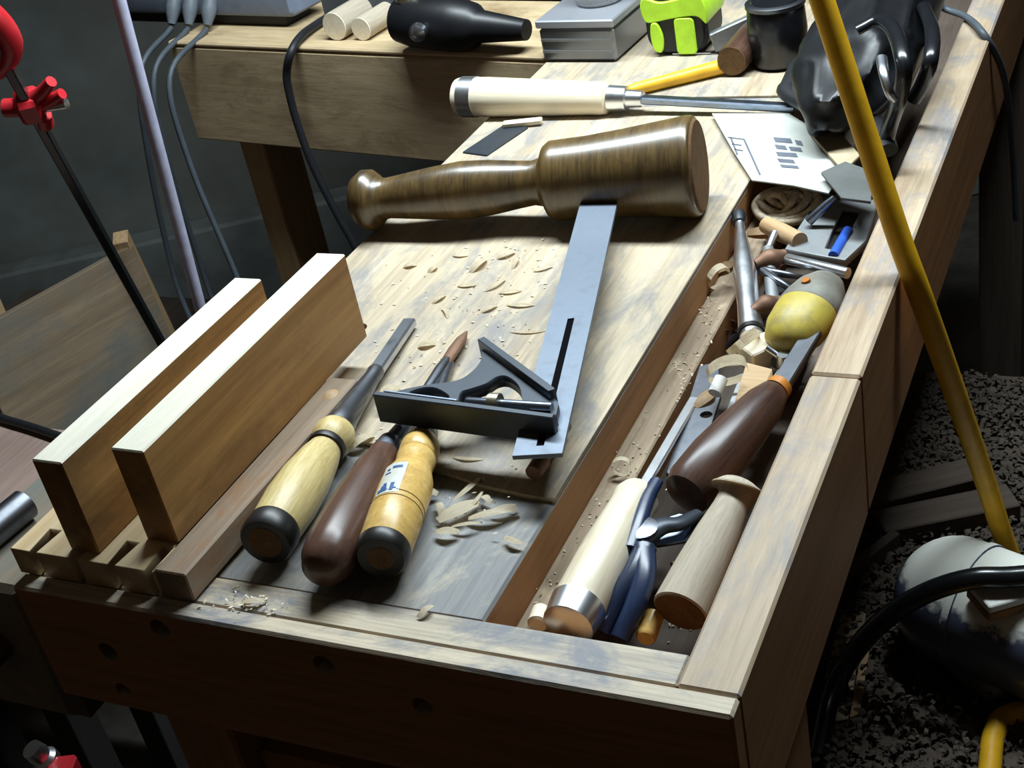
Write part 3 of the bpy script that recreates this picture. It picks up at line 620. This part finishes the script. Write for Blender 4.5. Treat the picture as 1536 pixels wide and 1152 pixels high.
# iron bars and knobs
t, f, L = turned('iron_rod', 'upright grey iron rod with two cross knobs among the tray tools', 'rod', (1168, 545), (1152, 375), B-.026, B-.016,
    [('shaft', 'dull_grey', [(0, 0), (0, .0045), (1, .0042), (1, 0)])])
for (a, b_) in (((1128, 468), (1172, 452)), ((1132, 398), (1178, 382))):
    p0, p1 = W(*a, B-.014), W(*b_, B-.014); tube('cross_knob', 'rust', t, [p0, (p0+p1)/2, p1], lambda s: .0058-.0018*math.cos(s*math.pi*2), 12, 6)
t, f, L = turned('bright_rod', 'bright round steel rod lying crosswise behind the yellow reel', 'rod', (1180, 388), (1272, 410), B-.012, B-.010, [('rod_body', 'chrome', [(0, 0), (0, .0032), (.01, .0036), (1, .0036), (1, 0)])])
# plane body with slot, blue pencil
pb = thing('hand_plane', W(1240, 350, TZ), 'grey flat plane body with a dark mouth slot at the far end of the tray', 'hand plane')
zi = B-.022
c = [W(a, b, zi) for a, b in ((1178, 385), (1232, 300), (1318, 312), (1300, 372), (1268, 402))]; c0 = sum(c, Vector())/5
hh = [W(a, b, zi)-c0 for a, b in ((1238, 384), (1264, 322), (1292, 326), (1262, 388))]
obj('sole', bm_poly([[(p.x-c0.x, p.y-c0.y) for p in c], [(p.x, p.y) for p in hh]], 0, .006, .0004), 'dull_grey', pb, Matrix.Translation(c0))
obj('mouth', bm_poly([[(p.x, p.y) for p in hh]], 0.0, .002), 'black_band', pb, Matrix.Translation(c0))
t, f, L = turned('blue_pencil', 'bright blue pencil stub in the plane mouth', 'pencil', (1250, 384), (1272, 346), zi+.006, zi+.006, [('pencil_body', 'blue_plastic', [(0, 0), (.0, .0035), (1, .0035), (1.0, 0)])])
# cord ball, red stub, steel awl
c = W(1182, 312, B-.018); t = thing('cord_ball', (c.x, c.y, TZ), 'small hank of beige cord behind the burnisher', 'cord')
for i in range(7):
    a = i*.45; pts = [c + Vector((.020*math.cos(s)*math.cos(a)*1.2, .013*math.sin(s)*math.cos(a*.7)+.004*math.sin(a), .009*math.sin(s+a)*.8+.002)) for s in (k*math.pi/4 for k in range(9))]
    tube('strand', 'cord_beige', t, pts, .0028, 8, 4)
t, f, L = turned('red_stub', 'short reddish wooden stub beside the cord hank', 'wood stub', (1150, 338), (1200, 362), B-.020, B-.014, [('stub_body', 'pine_dark', [(0, 0), (0, .006), (.5, .0066), (1, .006), (1, 0)])])
t, f, L = turned('steel_awl', 'thin bluish steel awl pointing out past the cord hank', 'awl', (1213, 332), (1252, 296), B-.012, B+.004, [('shaft', 'blue_steel', [(0, 0), (0, .0034), (.7, .003), (1, .002), (1, 0)])])
t, f, L = turned('thin_bolt', 'thin pale steel bolt near the chrome burnisher', 'bolt', (1148, 385), (1162, 350), B-.020, B-.014, [('bolt_body', 'steel', [(0, 0), (0, .003), (1, .003), (1, 0)])])
# wood block, wing nut
f = fr(W(1142, 545, B-.030), .9, .1); tag(obj('wood_block', bm_box(-.012, .010, -.008, .008, 0, .016, .001), 'beech', None, f), 'small pale wooden block below the chrome burnisher', 'wood block')
c = W(1176, 540, B-.018); t = thing('wing_nut', c, 'small bright wing nut beside the wooden block', 'wing nut')
lathe('nut', 'steel', t, axis_frame(c, c+Vector((0, 0, 1))), [(-.004, 0), (-.004, .005), (.004, .004), (.004, 0)], 12)
for s in (-1, 1): tube('wing', 'steel', t, [c, c+Vector((s*.006, .002, .003)), c+Vector((s*.011, .003, .006))], .0022, 8, 4)
# drops of dark iron scraps on the tray floor
for i, (a, b_, l_, an, lab) in enumerate(((1100, 440, .05, 1.2, 'dark narrow file half hidden under the chrome burnisher'), (1190, 560, .06, 1.35, 'dark narrow file lying along the rail in the tray'), (1200, 430, .05, .4, 'dark narrow file under the yellow reel'), (1080, 520, .06, 1.15, 'dark narrow file along the tray ledge'))):
    c = W(a, b_, TZ+.004); t = tag(obj('small_file', bm_box(-l_/2, l_/2, -.004, .004, -.002, .002, .0006), 'dark_steel', None, fr(c, an+.2)), lab, 'file')

t, f, L = turned('long_file', 'long grey flat file lying along the rail right of the brown tool', 'file', (1120, 650), (1236, 478), B-.030, B-.018, [])
obj('file_body', bm_box(0, L, -.006, .006, -.0018, .0018, .0006), 'dull_grey', t, f); obj('tang', bm_box(-.03, .001, -.0018, .0018, -.0015, .0015, .0004), 'dark_steel', t, f)
t = thing('dividers', W(1165, 430, TZ), 'dark steel dividers half buried behind the yellow reel', 'dividers')
for (a, b_) in ((1212, 418), (1196, 440)): tube('divider_leg', 'dark_steel', t, [W(1140, 405, B-.018), W((1140+a)/2, (405+b_)/2, B-.016), W(a, b_, B-.022)], lambda q: .0036-.0022*q, 10, 5)
lathe('joint', 'steel', t, axis_frame(W(1140, 405, B-.022), W(1140, 405, B-.022)+Vector((0, 0, 1))), [(0, 0), (0, .006), (.006, .006), (.007, .003), (.007, 0)], 16)
for (a, b_, an, l_) in ((1085, 462, .4, .022), (1098, 486, 1.9, .020), (1130, 372, 1.2, .024), (1175, 402, 2.4, .02), (1205, 398, .6, .02), (1090, 500, 2.6, .018), (1150, 505, .9, .02), (1190, 545, 1.7, .022), (1010, 700, 1.2, .022), (1070, 660, 2.0, .020), (1010, 850, 1.0, .024), (1000, 880, 1.5, .02), (990, 905, .8, .018)):
    c = W(a, b_, TZ+.012 if b_ < 620 else TZ+.002); d = Vector((math.cos(an), math.sin(an), .05))*l_
    tag(lathe('bent_nail', 'rust', None, axis_frame(c, c+d), [(0, 0), (0, .0028), (.0012, .0028), (.0012, .0014), (l_*.9, .0013), (l_, 0)], 10), 'short rusty nail lying in the tray', 'nail', 'rusty nails in the tray')
for (a, b_, w_, an, lab) in ((1108, 545, .016, .4, 'tan wood chip beside the pale wooden block'), (1085, 405, .014, 1.0, 'brown wood chip against the far tray ledge'), (1060, 600, .012, 1.3, 'tan wood chip on the ledge by the plane iron'), (1148, 350, .016, .3, 'grey wood chip below the cord hank')):
    c = W(a, b_, B-.029); tag(obj('wood_chip', sliver(w_*1.6, w_*.7, .003, .0012), 'pine_dark', None, fr(c, an, .15), True, 60), lab, 'wood chip')

# ================================================================== shavings on the bench
for (a, b_, l_, w_, bend, an) in ((705, 735, .022, .004, .002, 1.3), (740, 775, .026, .006, .003, .5), (670, 800, .013, .006, .002, .2), (690, 770, .024, .011, .003, .9), (768, 812, .012, .004, .001, -.3), (640, 742, .012, .007, .003, .1),
        (755, 765, .014, .004, .002, .6), (715, 755, .020, .0025, .002, 1.5), (662, 765, .014, .004, .003, 2.2), (700, 790, .016, .003, .002, .4), (730, 750, .010, .004, .002, 2.6), (745, 430, .018, .003, .003, 1.1), (700, 430, .014, .003, .002, .2), (775, 395, .016, .004, .003, 1.8), (815, 405, .014, .003, .002, .6), (670, 470, .014, .003, .002, 2.3), (735, 465, .012, .004, .002, .9), (690, 385, .012, .003, .002, .1), (660, 450, .012, .004, .002, 1.2), (780, 460, .020, .003, .002, .1), (790, 500, .024, .002, .001, .15), (765, 440, .016, .003, .002, .3), (720, 400, .018, .008, .004, 1.4), (760, 385, .014, .005, .003, .8), (640, 520, .012, .006, .003, .4), (545, 665, .016, .008, .004, 1.1), (550, 700, .016, .006, .003, -.8), (700, 690, .018, .003, .001, .05), (632, 660, .010, .005, .003, .4), (615, 400, .010, .006, .002, .4), (650, 405, .008, .006, .002, 1.4), (380, 905, .014, .004, .002, .3), (640, 918, .010, .004, .002, 1.2)):
    c = W(a, b_, B+.0002); o = obj('wood_shaving', sliver(l_, w_, bend), 'shaving', None, fr(c, an), True, 60)
    lab, gs = (('pale wood shaving on the grey slab between yellow chisel and tray', 'shavings on the bare slab') if (a > 630 and b_ > 685) else
               ('pale wood shaving on the bench between the mallet and the square', 'shavings by the mallet') if b_ < 530 else
               ('pale wood shaving on the end cap of the bench', 'shavings on the end cap') if b_ > 890 else
               ('pale wood shaving lying between the chisel handles', 'shavings among the chisels'))
    tag(o, lab, 'shaving', gs)
for (a, b_, z, r, w_, an, ti, lab) in ((1092, 572, B-.020, .011, .008, .5, .5, 'pale ring shaped wood shaving in the tray'), (1100, 525, B-.022, .010, .007, 1.2, .8, 'tan curled wood shaving under the chrome burnisher'), (590, 610, B, .006, .008, .4, 0, 'small tight wood curl beside the square on the bench'), (935, 712, B-.030, .005, .004, .3, 0, 'small wood curl lying on the tray ledge'), (1075, 430, B-.030, .008, .006, 1.0, .3, 'brown wood curl on the ledge by the chrome burnisher')):
    tag(obj('shaving_curl', curl(r, .85, w_), 'shaving', None, fr(W(a, b_, z), an, ti), True, 60), lab, 'shaving')
t, f, L = turned('chalk_stub', 'white chalk stub beside the ring shaped shaving', 'chalk', (1072, 590), (1082, 568), B-.018, B-.014, [('chalk_body', 'white_block', [(0, 0), (0, .004), (1, .004), (1, 0)])])
# crumbs: too many to count
def crumbs(name, label, spots, n, mat, cat, s0, s1):
    b = bmesh.new()
    for i in range(n):
        (a, c_, ra, rb, z) = random.choice(spots)
        p = W(a+random.gauss(0, ra*.6), c_+random.gauss(0, rb*.6), z); s = random.uniform(s0, s1)
        q = fr(p, random.random()*6.28, random.uniform(-.4, .4), random.uniform(-.4, .4))
        vs = [b.verts.new(q @ Vector(v)) for v in ((-s, -s*.4, .0004), (s, -s*.3, .0006), (s*.7, s*.5, .0012), (-s*.6, s*.4, .0008), (0, 0, s*.7))]
        for i0, i1 in ((0, 1), (1, 2), (2, 3), (3, 0)): b.faces.new((vs[i0], vs[i1], vs[4]))
        b.faces.new((vs[3], vs[2], vs[1], vs[0]))
    c0 = W(spots[0][0], spots[0][1], spots[0][4]); 
    for v in b.verts: v.co -= c0
    return tag(obj(name, b, mat, None, Matrix.Translation(c0)), label, cat, None, 'stuff')
crumbs('wood_crumbs', 'fine pale wood crumbs scattered on the bench top', [(720, 420, 150, 60, B), (640, 520, 90, 70, B), (740, 500, 60, 60, B), (720, 740, 70, 60, B), (580, 660, 60, 60, B), (370, 905, 50, 20, B), (780, 390, 70, 40, B)], 300, 'shaving', 'wood crumbs', .0004, .0017)
crumbs('tray_dust', 'sawdust and chips lying along the tray ledge', [(900, 790, 45, 60, B-.030), (960, 690, 30, 50, B-.030), (1030, 560, 20, 50, B-.030), (1060, 470, 16, 40, B-.030), (850, 880, 40, 30, B-.030), (1000, 930, 40, 20, B-.055)], 300, 'shaving', 'sawdust', .0004, .0012)

# ================================================================== left background
# power strip with plugs and cords
s0, s1 = W(222, 22, B+.012), W(440, 28, B+.012); f = axis_frame(s0, s1); L = (s1-s0).length
t = thing('power_strip', ((s0+s1)/2), 'blue grey power strip with three plugs on the side bench edge', 'power strip')
obj('housing', bm_box(-.06, L, 0, .06, 0, .038, .008, seg=3), 'grey_plastic', t, f, True)
obj('foot', bm_box(-.05, L-.02, .008, .05, -.012, .001, .001), 'black_rubber', t, f)
for i, px_ in enumerate((243, 270, 300)):
    b = f.inverted() @ W(px_, 40, B+.010); bx_ = f @ Vector((b.x, -.001, .022))
    pl = lathe('plug', 'plug_grey', t, axis_frame(bx_, bx_+Vector((0, -.6, -.8))), [(-.004, 0), (-.004, .008), (.012, .0095), (.020, .008), (.032, .0045), (.032, 0)], 16)
    e = bx_+Vector((0, -.022, -.029)); off = -.012*i
    tube('cord', 'cord_grey', t, [e, Vector((e.x-.002, 1.195+off, B-.02)), Vector((e.x-.02+.01*i, 1.18+off, B-.12)), Vector((e.x-.035+.03*i, 1.17+off, B-.28)), Vector((e.x+.02*i, 1.13, B-.42)), Vector((e.x-.05+.02*i, 1.04, B-.46))], .0034, 8, 8)
# white rod
r0, r1 = W(312, 505, .62), W(168, -40, 1.02)
dr = r1-r0; rb_ = r0 - dr*((.62-.001)/dr.z); rb2 = r0 + dr*1.25
tag(lathe('white_rod', 'white_tube', None, axis_frame(rb_, rb2), [(0, 0), (0, .0058), (.002, .0062), ((rb2-rb_).length, .0062), ((rb2-rb_).length, 0)], 18), 'pale lavender plastic rod leaning upright left of the side bench', 'rod')
# red bar clamp
c0, c1 = W(222, 478, .62), W(10, 95, .98); dc = c1-c0; cb = c0 - dc*((.62-.384)/dc.z); ct = c0+dc*1.35; f = axis_frame(cb, ct); L = (ct-cb).length
t = thing('bar_clamp', cb, 'red bar clamp with a black bar leaning at the left', 'clamp')
obj('bar', bm_box(0, L, -.004, .004, -.0075, .0075, .001), 'black_paint', t, f)
def at(px_, py_):
    # point of the bar seen nearest this pixel
    best = min((k/400 for k in range(401)), key=lambda s: ((lambda d: (768+FPX*d.dot(RT)/d.dot(_f)-px_)**2 + (576+FPX*d.dot(DN)/d.dot(_f)-py_)**2)((cb+(ct-cb)*s)-CAM)))
    return best*L
sx = at(48, 158); axv = (ct-cb).normalized(); pd = (RT-axv*RT.dot(axv)).normalized()
def cp_(a, q): return cb + axv*(sx+a) + pd*q
def ch_(a, q): return cb + axv*(hx+a) + pd*q
obj('slide_head', bm_box(sx-.014, sx+.014, -.011, .011, -.013, .013, .004), 'red_paint', t, f)
tube('slide_arm', 'red_paint', t, [cp_(.004, -.002), cp_(.016, .016), cp_(.030, .030)], lambda q: .0072-.002*q, 10, 6)
tube('slide_arm', 'red_paint', t, [cp_(-.004, .002), cp_(.004, .018), cp_(.014, .034)], lambda q: .0070-.002*q, 10, 6)
tube('slide_lug', 'red_paint', t, [cp_(-.002, .0), cp_(-.002, -.024)], .0085, 10, 4)
tube('slide_lug', 'red_paint', t, [cp_(-.014, .006), cp_(-.026, .004)], .0085, 10, 4)
lathe('screw', 'chrome', t, axis_frame(cp_(-.004, .012), cp_(.001, .036)), [(0, .004), (.022, .005), (.024, 0)], 14)
hx = at(14, 98)
tube('fixed_head', 'red_paint', t, [ch_(-.006, -.012), ch_(.008, .004), ch_(.030, .014), ch_(.060, .010), ch_(.085, -.012), ch_(.10, -.04)], .0105, 12, 6, .8)
# leaning brown panel, post, dark floor clutter
q0, q1 = W(-60, 505, .60), W(192, 366, .60); f = axis_frame(q0, q1); L = (q1-q0).length
t = tag(obj('plywood_panel', bm_box(0, L, -.012, .0, -.22, 0, .001), 'old_panel', None, f @ Matrix.Rotation(math.radians(-6), 4, 'X')), 'stained plywood panel standing behind the two pine boards at the left', 'panel')
q = W(0, 430, .60); tag(box('brown_post', 'pine_dark', None, q.x-.12, q.x-.08, q.y+.02, q.y+.06, .3785, .645, .002, 'z'), 'short brown wooden post behind the plywood panel', 'post')
q = W(200, 430, .58); tag(obj('slanted_batten', bm_box(-.13, .12, -.010, .010, -.012, .012, .001), 'pine_dark', None, axis_frame(W(226, 452, .50), W(186, 368, .60))), 'tan batten leaning behind the bar clamp', 'batten')
ls = thing('left_shelf', (-1.25, 1.05, 0), 'low shelf of planks under the plywood panel', 'shelf')
for i in range(3): box('plank', 'dark_plank', ls, -1.70+i*.205, -1.50+i*.205, .86, 1.45, .355, .378, .002, 'y')
for x in (-1.66, -1.14):
    for y in (.88, 1.40): box('leg', 'dark_plank', ls, x, x+.04, y, y+.04, 0, .3545, .001, 'z')
# pinkish plank on a stool and cord
st = thing('stool', (-1.02, .72, 0), 'pinkish plank topped stool at the left of the vise', 'stool')
box('seat', 'pink_plank', st, -1.20, -.87, .66, .828, .575, .60, .003, 'y')
for x in (-1.17, -1.03):
    for y in (.68, .78): box('leg', 'void_wall', st, x, x+.035, y, y+.035, 0, .5745, .001, 'z')
tag(tube('power_cable', 'black_rubber', None, [W(-60, 600, .606), W(0, 626, .606), W(45, 640, .606), W(90, 655, .606), W(140, 672, .606), W(200, 700, .58), W(250, 740, .50), W(260, 800, .40)], .0045, 8, 6), 'black cord lying along the back of the pinkish stool', 'cord')
tag(obj('black_case', bm_box(.15, .50, .15, .24, .0005, .05, .004), 'black_rubber', None, bf), 'long low black case behind the dowels on the side bench', 'case')
# dowels and dark tools on the side bench
for (a, b_, r, lab) in ((501, 40, .0155, 'thick round dowel seen end on at the side bench edge'), (541, 44, .0125, 'thinner round dowel seen end on beside the thick one')):
    c = W(a, b_, B+r); d = Vector((.12, 1, 0)).normalized()
    t = thing('dowel', (c.x, c.y, B), lab, 'dowel'); f = axis_frame(c, c+d)
    lathe('dowel_shaft', 'grey_dowel', t, f, [(.001, 0), (.001, r), (.07, r), (.07, 0)], 26)
    lathe('dowel_face', 'beech', t, f, [(0, 0), (0, r*.96), (.0015, r*.99)], 26)
c0, c1 = W(600, 30, B+.03), W(790, 45, B+.022); f = axis_frame(c0, c1); L = (c1-c0).length
t = thing('black_drill', ((c0+c1)/2), 'black hand tool with a silver knob lying on the side bench', 'drill')
lathe('drill_body', 'bag_black', t, f, [(0, 0), (0, .022), (.02, .026), (L*.45, .027), (L*.6, .022), (L*.65, .016), (L, .010), (L, 0)], 26)
k = W(630, 46, B+.030); lathe('knob', 'steel', t, axis_frame(k, k+Vector((.1, -1, 0))), [(-.004, 0), (-.002, .006), (.003, .0095), (.009, .0085), (.012, .004), (.012, 0)], 18)
tube('drill_handle', 'black_rubber', t, [f @ Vector((L*.2, .02, 0)), f @ Vector((L*.25, .03, .025)), f @ Vector((L*.3, .035, .055))], .016, 14, 5)
lathe('cap', 'brass_worn', t, axis_frame(f @ Vector((L*.1, .0, .026)), f @ Vector((L*.1, .0, .06))), [(-.004, 0), (-.004, .013), (.006, .012), (.006, 0)], 18)
s0, s1 = W(458, 32, B+.012), W(600, 36, B+.012); tag(obj('level', bm_box(0, (s1-s0).length, .03, .06, -.0115, .022, .002), 'cord_grey', None, axis_frame(s0, s1)), 'dark blue grey bar beside the power strip', 'bar')
q = W(500, 10, B); tag(box('tan_board', 'pine_dark', None, q.x-.05, q.x+.30, q.y+.26, q.y+.29, B+.0005, B+.09, .002, 'x'), 'tan board standing on edge at the back of the side bench', 'board')
tag(tube('black_cable', 'black_rubber', None, [W(505, 18, B+.006), W(470, 40, B+.006), W(450, 56, B+.007)] + [Wy(a, b_, 1.184) for a, b_ in ((436, 80), (430, 110), (434, 140), (446, 185), (470, 250), (505, 320), (530, 365), (560, 430))], .0046, 10, 8), 'black cable hanging over the side bench apron', 'cable')
# small red and chrome clamp below the bench's near left corner
c = W(75, 1140, .62); t = thing('small_clamp', (c.x, c.y, .55), 'small red clamp with chrome screw cap below the vise', 'clamp')
lathe('screw_cap', 'chrome', t, axis_frame(c+Vector((0, 0, -.004)), c+Vector((-.2, -.3, 1))), [(-.06, 0), (-.06, .004), (0, .005), (.002, .009), (.008, .0095), (.011, .007), (.015, .0078), (.022, .0070), (.022, 0)], 18)
p = W(92, 1150, .62); obj('clamp_body', bm_box(-.010, .010, -.009, .009, -.07, .004, .003), 'red_paint', t, fr(p, .4))

# ================================================================== right side
# yellow cord hanging over the rail
k = Vector((XRO+.006, .746, B+.0055)); k2 = W(1233, 0, 1.02)
tag(tube('extension_cord', 'yellow_cord', None, [k+(k2-k)*3.2, k+(k2-k)*2.1, k2, k+(k2-k)*.5, k+(k2-k)*.12, k+Vector((.006, .002, -.02)), W(1425, 568, .775), W(1474, 710, .68), W(1512, 825, .60), W(1545, 900, PZ+.012), W(1620, 935, PZ+.008), W(1690, 985, PZ+.008), W(1640, 1050, PZ+.008), W(1520, 1070, PZ+.008), W(1492, 1100, PZ+.008), W(1484, 1160, PZ+.006), W(1470, 1260, PZ+.006)], .0074, 14, 8), 'thick yellow extension cord hanging over the back rail', 'cord')
# thin black cord over the far rail
tag(tube('thin_black_cord', 'cord_grey', None, [W(1385, -10, B+.03), W(1415, 12, B+.008), W(1450, 26, B+.005), W(1476, 52, B+.004), W(1500, 96, B-.03), W(1512, 150, B-.08), W(1520, 240, B-.15), W(1524, 330, B-.22)], .0030, 8, 8), 'thin grey black cord draped over the far end of the back rail', 'cord')
# dusty motor
mc = W(1436, 900, PZ+.048); d = Vector((.93, -.36, 0)).normalized(); f = axis_frame(mc-d*.03, mc+d*.12)
t = thing('dusty_motor', (mc.x, mc.y, PZ), 'dust covered round electric motor on the low platform', 'motor')
lathe('motor_shell', 'motor_paint', t, f, [(.030-.043*math.cos(a), .0455*math.sin(a)) for a in (k*math.pi/24 for k in range(13))] + [(.11, .0455), (.118, .0445), (.125, .040), (.128, .032), (.129, 0)], 48)
lathe('end_ring', 'motor_paint', t, f, [(.040, .0450), (.041, .0468), (.046, .0468), (.047, .0450)], 40)
lathe('base', 'dark_steel', t, axis_frame((mc.x+d.x*.03, mc.y+d.y*.03, PZ), (mc.x+d.x*.03, mc.y+d.y*.03, PZ+1)), [(0, 0), (0, .036), (.006, .034), (.02, .02), (.02, 0)], 24)
wbp = W(1508, 890, PZ+.092); f2 = fr(wbp, math.radians(38), 0, .05)
t = thing('sanding_block', wbp, 'white faced sanding block resting on the dusty motor', 'sanding block')
obj('white_face', bm_box(-.02, .045, -.014, .014, 0, .006, .0008), 'white_block', t, f2)
obj('cork_back', bm_box(-.02, .045, -.014, .014, -.007, -.0002, .0008), 'cork', t, f2)
# black hose
tag(tube('black_hose', 'black_paint', None, [W(1790, 1010, PZ+.008), W(1740, 930, PZ+.03), W(1670, 880, PZ+.08), W(1600, 862, PZ+.104), W(1512, 866, PZ+.108), W(1460, 868, PZ+.108), W(1400, 885, PZ+.098), W(1345, 915, PZ+.078), W(1300, 955, PZ+.05), W(1265, 1005, PZ+.022), W(1242, 1060, PZ+.008), W(1225, 1140, PZ+.0075)], .0072, 14, 8), 'black rubber hose arching over the dusty motor', 'hose')
# papers, planks, cut-offs on the platform
tag(flat('grey_card', [(1262, 925), (1300, 918), (1272, 1080), (1218, 1090)], PZ+.001, .0015, 'cardboard', '', ''), 'grey brown card lying under the black hose', 'card')
tag(flat('brown_strip', [(1300, 945), (1312, 930), (1290, 1075), (1275, 1082)], PZ+.004, .004, 'pine_dark', '', ''), 'thin brown wood strip beside the grey card', 'wood strip')
for i, (a, b_, c_, d_, w_, lab) in enumerate(((1300, 760, 1480, 715, .03, 'dusty dark plank lying behind the motor'), (1320, 800, 1520, 760, .03, 'dark plank nearer the motor than the dusty one'), (1262, 880, 1345, 815, .008, 'thin brown lath leaning beside the motor'))):
    p0, p1 = W(a, b_, PZ+.005), W(c_, d_, PZ+.005); tag(obj('loose_plank', bm_box(0, (p1-p0).length, -w_/2, w_/2, 0, .016, .001), 'dark_plank', None, axis_frame(p0, p1) @ Matrix.Translation((0, 0, -.003))), lab, 'plank')
def pile(name, label, x0, x1, y0, y1, z, n, mat, s0, s1):
    b = bmesh.new()
    for i in range(n):
        p = Vector((random.uniform(x0, x1), random.uniform(y0, y1), z+random.random()**2*.010)); s = random.uniform(s0, s1)
        q = fr(p, random.random()*6.28, random.uniform(-.7, .7), random.uniform(-.7, .7)); A = []
        for k in range(5):
            a = k/4; A.append([b.verts.new(q @ Vector((s*(a-.5), -s*.22, s*.3*math.sin(a*3.1)))), b.verts.new(q @ Vector((s*(a-.5)*.8, s*.22, s*.3*math.sin(a*3.1))))])
        for u, v in zip(A, A[1:]): b.faces.new((u[0], v[0], v[1], u[1]))
    c0 = Vector(((x0+x1)/2, (y0+y1)/2, z))
    for v in b.verts:
        v.co.z = max(v.co.z, z+.0005); v.co -= c0
    return tag(obj(name, b, mat, None, Matrix.Translation(c0)), label, 'shavings', None, 'stuff')
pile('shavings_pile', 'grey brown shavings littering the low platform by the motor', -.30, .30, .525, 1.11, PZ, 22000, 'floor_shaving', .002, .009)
